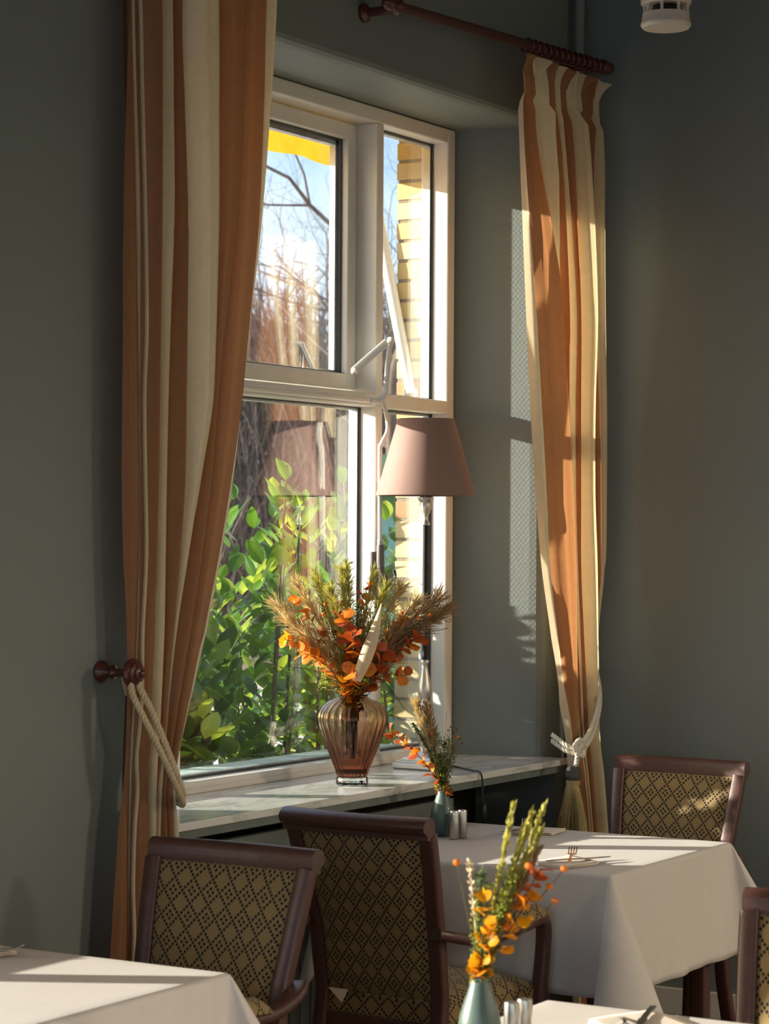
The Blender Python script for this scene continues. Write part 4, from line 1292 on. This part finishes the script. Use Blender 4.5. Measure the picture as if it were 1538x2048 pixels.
def bushy(par, a, tip, bow, m, n=260, spread=.03, start=.3, leaf=.007, name='green_sprig'):
    """sprig thickly set with tiny leaves"""
    path = curve(a, tip, bow)
    mb_ = MB()
    mb_.tube(path, [.0013] * len(path), 4)
    for k in range(int(n * 1.6)):
        f = start + (1 - start) * RND.random()
        i = min(len(path) - 2, int(f * (len(path) - 1)))
        p = path[i].lerp(path[i + 1], RND.random())
        d = Vector((RND.gauss(0, 1), RND.gauss(0, 1), RND.gauss(.3, 1))).normalized()
        q = p + d * spread * RND.random() ** .6 * (1.15 - .5 * f)
        e = (d + Vector((RND.gauss(0, .6), RND.gauss(0, .6), RND.gauss(.2, .6)))).normalized() * leaf
        s_ = e.orthogonal().normalized() * leaf * .36
        mb_.add([q - e * .5, q + s_, q + e * .6, q - s_], [(0, 1, 2, 3)])
        if k % 4 == 0:
            mb_.add([p, p + s_ * .2, q], [(0, 1, 2)])
    o = mb_.build(name, m, par, smooth=180)
    o['kind'] = 'stuff'
    return o
def ball(par, a, tip, m, r=.006):
    path = curve(a, tip, .0)
    s_ = MB().tube(path, [.0008] * len(path), 4).build('button_stem', 'stem', par)
    s_['_o'] = par.get('_o')
    b_ = MB().lathe([(0, -r), (r * .7, -r * .7), (r, 0), (r * .7, r * .7), (0, r)], 10, tuple(tip), ripple=lambda an, h: 1 + .08 * math.cos(5 * an + h * 900)).build('button_flower', m, s_)

# large bouquet
N0 = Vector((VX, VY, VZ + .262))
bq = thing('dried_bouquet', 'large dried bouquet of orange eucalyptus, grasses and a pale palm spear in the amber vase', 'bouquet', tuple(N0))
eucalyptus(bq, N0, offv(N0, -.215, .185, -.03), .045, ['amber_leaf', 'amber_leaf', 'yellow_leaf', 'orange'], 20, 1.0, .22)
eucalyptus(bq, N0, offv(N0, -.165, .150, -.06), .03, ['amber_leaf', 'orange'], 12, 1.15, .2)
eucalyptus(bq, N0, offv(N0, -.185, .310, .02), .03, ['orange', 'orange', 'rust'], 9, .95, .55)
eucalyptus(bq, N0, offv(N0, -.030, .265, -.06), .01, ['orange', 'rust', 'orange'], 12, 1.25, .25)
eucalyptus(bq, N0, offv(N0, .005, .20, -.07), .01, ['orange', 'rust'], 8, 1.2, .2)
eucalyptus(bq, N0, offv(N0, .032, .345, .02), .0, ['rust', 'orange'], 8, .9, .6)
eucalyptus(bq, N0, offv(N0, -.062, .315, .04), .0, ['rust'], 6, .95, .7)
eucalyptus(bq, N0, offv(N0, .205, .195, -.02), .02, ['rust', 'rust', 'orange'], 12, 1.2, .4)
eucalyptus(bq, N0, offv(N0, .165, .235, .04), .02, ['orange', 'rust', 'amber_leaf'], 11, 1.15, .4)
eucalyptus(bq, N0, offv(N0, .165, .075, -.03), .03, ['orange', 'rust'], 8, 1.1, .4)
eucalyptus(bq, N0, offv(N0, .10, .15, -.05), .02, ['rust', 'amber_leaf'], 8, 1.15, .3)
eucalyptus(bq, N0, offv(N0, -.02, .085, -.075), .01, ['orange', 'amber_leaf'], 6, 1.3, .2)
eucalyptus(bq, N0, offv(N0, .03, .095, -.07), .01, ['orange', 'rust'], 5, 1.3, .2)
for (la, up, dp, key, n_, sp, hr) in ((-.225, .275, .0, 'plume_tan', 240, .055, .075), (-.165, .335, .03, 'plume_tan', 220, .045, .07), (-.115, .37, .03, 'plume_lime', 200, .035, .06),
                                       (-.035, .385, .02, 'plume_lime', 420, .040, .04), (-.02, .40, .04, 'plume_lime', 360, .035, .04), (-.07, .33, .0, 'plume_lime', 260, .04, .05), (.06, .375, .03, 'plume_lime', 180, .03, .06),
                                       (.10, .34, .0, 'plume_lime', 300, .045, .05), (.14, .33, .03, 'plume_tan', 240, .05, .06), (.245, .30, .0, 'plume_brown', 300, .05, .085),
                                       (.275, .265, .02, 'plume_brown', 300, .06, .085), (.235, .245, .04, 'plume_tan', 260, .055, .08), (.19, .29, .06, 'plume_tan', 240, .05, .07), (-.20, .235, -.03, 'plume_tan', 200, .05, .07)):
    plume(bq, N0, offv(N0, la, up, dp), .03, key, n_, sp, hr, .35)
for (la, up, dp, key, n_, sp) in ((-.225, .235, .02, 'sprig', 320, .022), (-.16, .20, .03, 'sprig', 320, .022), (-.10, .30, .03, 'sprig', 260, .016), (.015, .29, -.02, 'sprig', 380, .028), (.20, .235, .0, 'sprig', 240, .016),
                                  (.06, .22, -.03, 'sprig', 420, .035), (.09, .13, -.02, 'sprig', 420, .045), (-.09, .065, -.04, 'moss', 360, .028), (-.10, .04, .0, 'moss', 300, .022), (-.05, .13, -.02, 'moss', 420, .045), (.10, .36, .02, 'moss', 260, .02), (.04, .06, -.05, 'moss', 300, .03)):
    bushy(bq, N0, offv(N0, la, up, dp), .02, key, n_, sp, .25)
# bleached palm spear
pm = MB()
pa, pt = offv(N0, .012, .06, -.08), offv(N0, .078, .295, -.075)
def palm(u, v):
    p = pa.lerp(pt, v)
    w_ = .021 * math.sin(math.pi * min(1, .18 + .80 * v)) ** .7 * (1 - .55 * v ** 3)
    t = 2 * u - 1
    return p + LAT * (t * w_ * .97) - UPV * (t * w_ * .25) - DEP * (.010 * (1 - t * t)) + LAT * .012 * math.sin(v * 2.4) + DEP * .002 * math.sin(v * 40)
pm.grid(palm, 8, 24)
pm.grid(lambda u, v: palm(1 - u, v) + DEP * .006 * (1 - (2 * u - 1) ** 2) + DEP * .001, 8, 24)
pm.build('palm_spear', 'palm', bq, smooth=180, label='pale bleached palm spear')
for la, up, bw in ((-.02, .42, 0), (.29, .22, .06), (.13, .38, .02), (.16, -.03, .08), (-.20, .10, .03), (.0, .30, -.02), (.04, .31, .05)):
    MB().tube(curve(N0, offv(N0, la, up, -.03), bw), .0009, 4).build('bare_twig', 'wire', bq)
for la, up in ((.05, .355), (.235, .26), (.20, .25), (-.085, .29), (-.09, .26), (.15, .265), (-.04, .255)):
    ball(bq, N0, offv(N0, la, up, -.03), 'orange', .006)
MB().lathe([(.030, .014), (.027, .0), (.024, -.014), (.027, -.028)], 24, (VX, VY, VZ + .225), ripple=lambda a, h: 1 + .06 * math.cos(9 * a)).build('raffia_tie', 'raffia', bq)
for k in range(16):
    a = k * 2.4
    r = .018 * math.sqrt((k + .5) / 16)
    MB().tube([(VX + r * math.cos(a), VY + r * math.sin(a), VZ + .27), (VX + r * .8 * math.cos(a), VY + r * .8 * math.sin(a), VZ + .2), (VX + r * 1.25 * math.cos(a), VY + r * 1.25 * math.sin(a), VZ + .075 + .05 * RND.random())], .003, 5).build('stem', 'stem_dark', bq)

# bouquet in the small far vase
N1 = Vector((6.262, 3.552, .752 + .142))
b1 = thing('dried_posy', 'small dried posy with a rust eucalyptus sprig leaning left, in the far sage vase', 'bouquet', tuple(N1))
eucalyptus(b1, N1, offv(N1, -.162, .172, .0), .02, ['rust', 'orange', 'rust'], 16, .85, .12)
plume(b1, N1, offv(N1, -.075, .235, .02), .0, 'plume_tan', 240, .028, .06, .6)
plume(b1, N1, offv(N1, -.045, .225, .02), .0, 'plume_brown', 200, .028, .06, .6)
bushy(b1, N1, offv(N1, -.092, .195, .0), .02, 'sprig', 260, .008, .3)
for la, up, key in ((-.02, .165, 'moss'), (.005, .14, 'sprig'), (-.03, .12, 'moss'), (.02, .15, 'moss'), (-.01, .10, 'sprig'), (.03, .12, 'sprig')):
    bushy(b1, N1, offv(N1, la, up, .01), .0, key, 260, .026, .3, .006)
for la, up in ((.015, .175), (.032, .165), (.05, .15), (.028, .15), (.022, .185), (.058, .135), (.04, .178)):
    ball(b1, N1, offv(N1, la, up, .0), 'stem_dark', .003)
ball(b1, N1, offv(N1, .045, .155, .0), 'orange', .005)
ball(b1, N1, offv(N1, -.035, .165, .0), 'orange', .005)
for la, up in ((-.06, .25), (-.105, .205), (.01, .23)):
    MB().tube(curve(N1, offv(N1, la, up, .0), 0), .0006, 4).build('bare_twig', 'wire', b1)
# bouquet in the near vase
N2 = Vector((3.632, 1.984, .752 + .142))
b2 = thing('dried_posy', 'small dried posy with yellow leaves and lime grasses in the nearest vase', 'bouquet', tuple(N2))
for la, up, key in ((.105, .275, 'plume_lime'), (.085, .265, 'plume_lime'), (.052, .275, 'plume_lime'), (.07, .24, 'plume_lime'), (.10, .235, 'plume_lime'), (.095, .205, 'plume_brown')):
    plume(b2, N2, offv(N2, la, up, RND.uniform(-.02, .02)), .0, key, 120, .009, .036, .5, .0012)
for la, up, key in ((.0, .175, 'sprig'), (.015, .155, 'moss'), (.045, .165, 'sprig'), (.055, .17, 'moss'), (.035, .12, 'moss'), (.06, .13, 'sprig'), (-.005, .13, 'moss')):
    bushy(b2, N2, offv(N2, la, up, RND.uniform(-.01, .02)), .0, key, 300, .020, .25, .006)
eucalyptus(b2, N2, offv(N2, .008, .145, -.03), .0, ['yellow_leaf'], 9, .72, .15)
eucalyptus(b2, N2, offv(N2, .02, .09, -.03), .0, ['yellow_leaf', 'amber_leaf'], 6, .72, .1)
eucalyptus(b2, N2, offv(N2, .085, .135, -.01), .0, ['amber_leaf', 'yellow_leaf'], 7, .9, .45)
eucalyptus(b2, N2, offv(N2, .105, .185, .0), .0, ['orange', 'rust'], 5, .75, .75)
eucalyptus(b2, N2, offv(N2, .0, .03, -.02), .0, ['amber_leaf', 'yellow_leaf'], 5, .7, .1)
for la, up in ((-.042, .195), (.143, .185), (.118, .155), (.128, .130), (.082, .19), (.045, .085)):
    ball(b2, N2, offv(N2, la, up, -.01), 'orange', .0065)
wp = curve(N2, offv(N2, -.020, .20, .0), .0)
ws_ = MB().tube(wp, .0013, 5)
for k in range(26):
    f = .68 + .32 * k / 26
    p = wp[min(len(wp) - 1, int(f * (len(wp) - 1)))]
    a = k * 2.4
    d = Vector((math.cos(a), math.sin(a), .9)).normalized()
    ws_.tube([p, p + d * .005, p + d * .010], [.001, .003, .0008], 5)
ws_.build('wheat_ear', 'palm', b2)

# ---------------------------------------------------------------- outdoors: laurel bush
lb = thing('laurel_bush', 'glossy green laurel bush growing right outside the big window pane', 'bush', (7.55, 5.05, -.12))
LM = [leaf_mesh('leaf', k, .100, .0245, .22, .12, False, 6, 4) for k in ('laurel', 'laurel', 'laurel_light', 'laurel_dark')]
rb = random.Random(5)
leaf_n = 0
more = MB()
def shoot(bx, by, tip, nl, objs):
    global leaf_n
    base = Vector((bx, by, -.12))
    tip = Vector(tip)
    path = smoothpath([base, base.lerp(tip, .5) + Vector((rb.uniform(-.05, .05), rb.uniform(-.05, .05), .05)), tip], 10)
    if objs:
        MB().tube(path, [.011 - .008 * i / len(path) for i in range(len(path))], 6).build('branch', 'bark', lb)
    for k in range(nl):
        f = (1 - (k / nl) ** 1.0 * .62)
        i = min(len(path) - 2, int(f * (len(path) - 1)))
        p = path[i]
        t = (path[i + 1] - path[i]).normalized()
        an = k * 2.4 + rb.uniform(-.3, .3)
        a1 = t.orthogonal().normalized()
        d = a1 * math.cos(an) + t.cross(a1) * math.sin(an)
        d = (d + t * (1.5 - 1.3 * (k / nl)) * rb.uniform(.6, 1.2)).normalized()
        nrm = t * .8 + Vector((rb.uniform(-.5, .5), rb.uniform(-.5, .5), rb.uniform(0, .6)))
        s_ = rb.uniform(.75, 1.15) * (1.3 if p.x < 6.85 else 1.0)  # leaves enlarged at the left end to block more sun
        me = rb.choices(LM, [5, 5, 3.2 if k < 4 else 1, 3])[0]
        if objs and leaf_n < 290:
            inst(me, 'leaf', lb, p, d, nrm, s_)
            leaf_n += 1
        else:
            z = (nrm - d * nrm.dot(d)).normalized()
            y = z.cross(d)
            off = len(more.v)
            mk = rb.choices((0, 1, 2), (5, 2, 4))[0]
            for q in me.vertices:
                more.v.append(tuple(p + (d * q.co.x + y * q.co.y + z * q.co.z) * s_))
            for pl in me.polygons:
                more.f.append(tuple(off + w for w in pl.vertices))
                more.mi.append(mk)
                more.uv.append([(0, 0)] * len(pl.vertices))
def top_at(x):
    return 1.15 if x < 5.85 else 1.50 if x < 6.8 else 1.50 + (x - 6.8) * 1.3 if x < 7.1 else 1.89
for k in range(22):
    f = (k + .5) / 22
    bx = 6.92 + 1.2 * f + rb.uniform(-.05, .05)
    by = 4.64 + rb.uniform(0, .26)
    h = top_at(bx) * (.6 + .42 * ((k * 7) % 11) / 10) + rb.uniform(-.06, .06)
    shoot(bx, by, (bx + rb.uniform(-.12, .12), by + rb.uniform(-.15, .08), h), 13, True)
for k in range(270):
    bx = 5.95 + 2.55 * rb.random()
    by = 4.66 + rb.uniform(0, .7)
    shoot(bx, by, (bx + rb.uniform(-.15, .15), by + rb.uniform(-.12, .12), top_at(bx) * rb.uniform(.3, .98)), 15, False)
for k in range(70):  # extra shoots added to keep low sun off the far chair
    bx = rb.uniform(6.0, 6.95)
    by = 4.66 + rb.uniform(0, .5)
    shoot(bx, by, (bx + rb.uniform(-.1, .1), by + rb.uniform(-.1, .1), rb.uniform(1.2, 1.52)), 14, False)
o = more.build('inner_foliage', ['laurel', 'laurel_light', 'laurel_dark'], lb, smooth=180)
o['kind'] = 'stuff'

# ---------------------------------------------------------------- bare trees, thicket, hedge, shed
def tree(x, y, h, label, seed, lean=(0, 0)):
    t = thing('bare_tree', label, 'tree', (x, y, -.12), 0, 'leafless trees beyond the garden')
    r_ = random.Random(seed)
    trunk, br = MB(), MB()
    def grow(p, d, L_, rad, lev):
        pts = [p]
        n = 5
        dd = d.copy()
        for i in range(n):
            dd = (dd + Vector((r_.uniform(-.22, .22), r_.uniform(-.22, .22), r_.uniform(-.05, .16)))).normalized()
            pts.append(pts[-1] + dd * L_ / n)
        rs = [rad * (1 - (.45 if lev < 6 else .9) * i / n) for i in range(n + 1)]
        (trunk if lev == 0 else br).tube(pts, rs, 6 if lev < 3 else 4 if lev < 4 else 3, caps=False)
        if lev >= 6:
            return
        for k in range(3 if lev < 5 else 2):
            i = n if k == 0 else r_.randint(2, n)
            q = pts[i]
            a1 = dd.orthogonal().normalized()
            an = r_.uniform(0, 6.283)
            sd_ = a1 * math.cos(an) + dd.cross(a1) * math.sin(an)
            nd = (dd * r_.uniform(.5, 1) + sd_ * r_.uniform(.45, .9)).normalized()
            grow(q, nd, L_ * r_.uniform(.6, .82), rs[i] * (.95 if k == 0 else r_.uniform(.5, .72)), lev + 1)
    grow(Vector((x, y, -.12)), Vector((lean[0], lean[1], 1)).normalized(), h * .30, h * .015, 0)
    trunk.build('trunk', 'bark', t, smooth=180)
    br.build('branches', 'bark', t, smooth=180)
def at(px, depth, z=-.12):
    """ground point in a given bearing from the room, depth metres away"""
    a = YAW - math.atan((px - 769) / 4779.4)
    return (depth / math.cos(a - YAW) * math.cos(a), depth / math.cos(a - YAW) * math.sin(a))
for i, (px, dep, h) in enumerate(((738, 24, 9.5), (330, 34, 12), (900, 28, 10), (140, 26, 10), (1130, 34, 11), (1330, 28, 10))):
    x, y = at(px, dep)
    tree(x, y, h, ['leafless tree whose branches cross the upper panes beside the mullion', 'leafless tree far off behind the left curtain', 'leafless tree behind the brick edge in the narrow pane', 'leafless tree well to the left of the window view', 'leafless tree hidden by the right curtain', 'leafless tree hidden by the dark right wall'][i], 20 + i)
th = MB()
rt = random.Random(3)
for k in range(16000):
    px, dep = rt.uniform(150, 1100), rt.uniform(30, 36)
    x, y = at(px, dep)
    hgt = 4.9 + 1.3 * noise.noise((px * .012, 3, 0)) + (.5 if px < 560 else 0)
    z0 = rt.uniform(0, hgt * .8)
    L_ = rt.uniform(.6, 1.5)
    d = Vector((rt.gauss(0, .35), rt.gauss(0, .35), 1)).normalized()
    p = Vector((x, y, z0))
    w_ = d.orthogonal().normalized() * .014
    w_.rotate(Quaternion(d, rt.uniform(0, 3.14)))
    th.add([p - w_, p + w_, p + d * L_ + w_ * .3, p + d * L_ - w_ * .3], [(0, 1, 2, 3)])
o = th.build('bare_thicket', 'twig', smooth=180)
tag(o, 'brownish bare thicket of shrubs far behind the garden', 'shrubs')
o['kind'] = 'stuff'
hg = MB()
for k in range(7000):
    px, dep = rt.uniform(100, 1200), rt.uniform(37, 39.5)
    x, y = at(px, dep)
    z = rt.uniform(-.1, 2.3 + .5 * noise.noise((px * .02, 0, 0)))
    d = Vector((rt.gauss(0, 1), rt.gauss(0, 1), rt.gauss(0, 1))).normalized() * .16
    e = d.orthogonal().normalized() * .12
    hg.add([(x - d.x, y - d.y, z - d.z), (x + e.x, y + e.y, z + e.z), (x + d.x, y + d.y, z + d.z), (x - e.x, y - e.y, z - e.z)], [(0, 1, 2, 3)])
o = hg.build('evergreen_hedge', 'evergreen', smooth=180)
tag(o, 'dark evergreen hedge along the far side of the paving', 'hedge')
o['kind'] = 'stuff'
sx, sy = at(795, 20.5)
shed = thing('garden_shed', 'pale teal wooden shed with green trim seen through the narrow right pane', 'shed', (sx, sy, -.12))
for k in range(14):
    a = LAT * (-.14 + k * .145)
    p0 = Vector((sx, sy, -.12)) + a
    v = [p0, p0 + LAT * .138, p0 + LAT * .138 + DEP * .05, p0 + DEP * .05]
    MB().add([tuple(q) for q in v] + [tuple(q + UPV * 2.05) for q in v], [(3, 2, 1, 0), (4, 5, 6, 7), (0, 1, 5, 4), (1, 2, 6, 5), (2, 3, 7, 6), (3, 0, 4, 7)]).build('board', 'shed', shed, smooth=None)
def bar(a, b, w_, d_, name, m):
    MB().sweep([a, b], rsec(w_, d_, .1), side=tuple(DEP)).build(name, m, shed, smooth=None)
o_ = Vector((sx, sy, 0)) - DEP * .06
bar(o_ + LAT * -.16 + UPV * 1.95, o_ + LAT * 1.95 + UPV * 1.95, .06, .14, 'top_trim', 'shed_green')
bar(o_ + LAT * -.16 + UPV * .02, o_ + LAT * 1.95 + UPV * .02, .06, .10, 'bottom_trim', 'shed_green')
bar(o_ + LAT * -.02 + UPV * .1, o_ + LAT * .10 + UPV * 1.9, .06, .10, 'post', 'shed_green')
rfm = MB()
q0 = Vector((sx, sy, 2.0))
rfm.add([tuple(q0 + LAT * -.2 - DEP * .2), tuple(q0 + LAT * 2.1 - DEP * .2), tuple(q0 + LAT * 2.1 + DEP * 1.6 + UPV * .35), tuple(q0 + LAT * -.2 + DEP * 1.6 + UPV * .35)] +
        [tuple(q0 + LAT * -.2 - DEP * .2 + UPV * .06), tuple(q0 + LAT * 2.1 - DEP * .2 + UPV * .06), tuple(q0 + LAT * 2.1 + DEP * 1.6 + UPV * .41), tuple(q0 + LAT * -.2 + DEP * 1.6 + UPV * .41)],
        [(3, 2, 1, 0), (4, 5, 6, 7), (0, 1, 5, 4), (1, 2, 6, 5), (2, 3, 7, 6), (3, 0, 4, 7)])
rfm.build('roof', 'shed_green', shed, smooth=None)

# tidy the helper property
for o in bpy.data.objects:
    if '_o' in o:
        del o['_o']
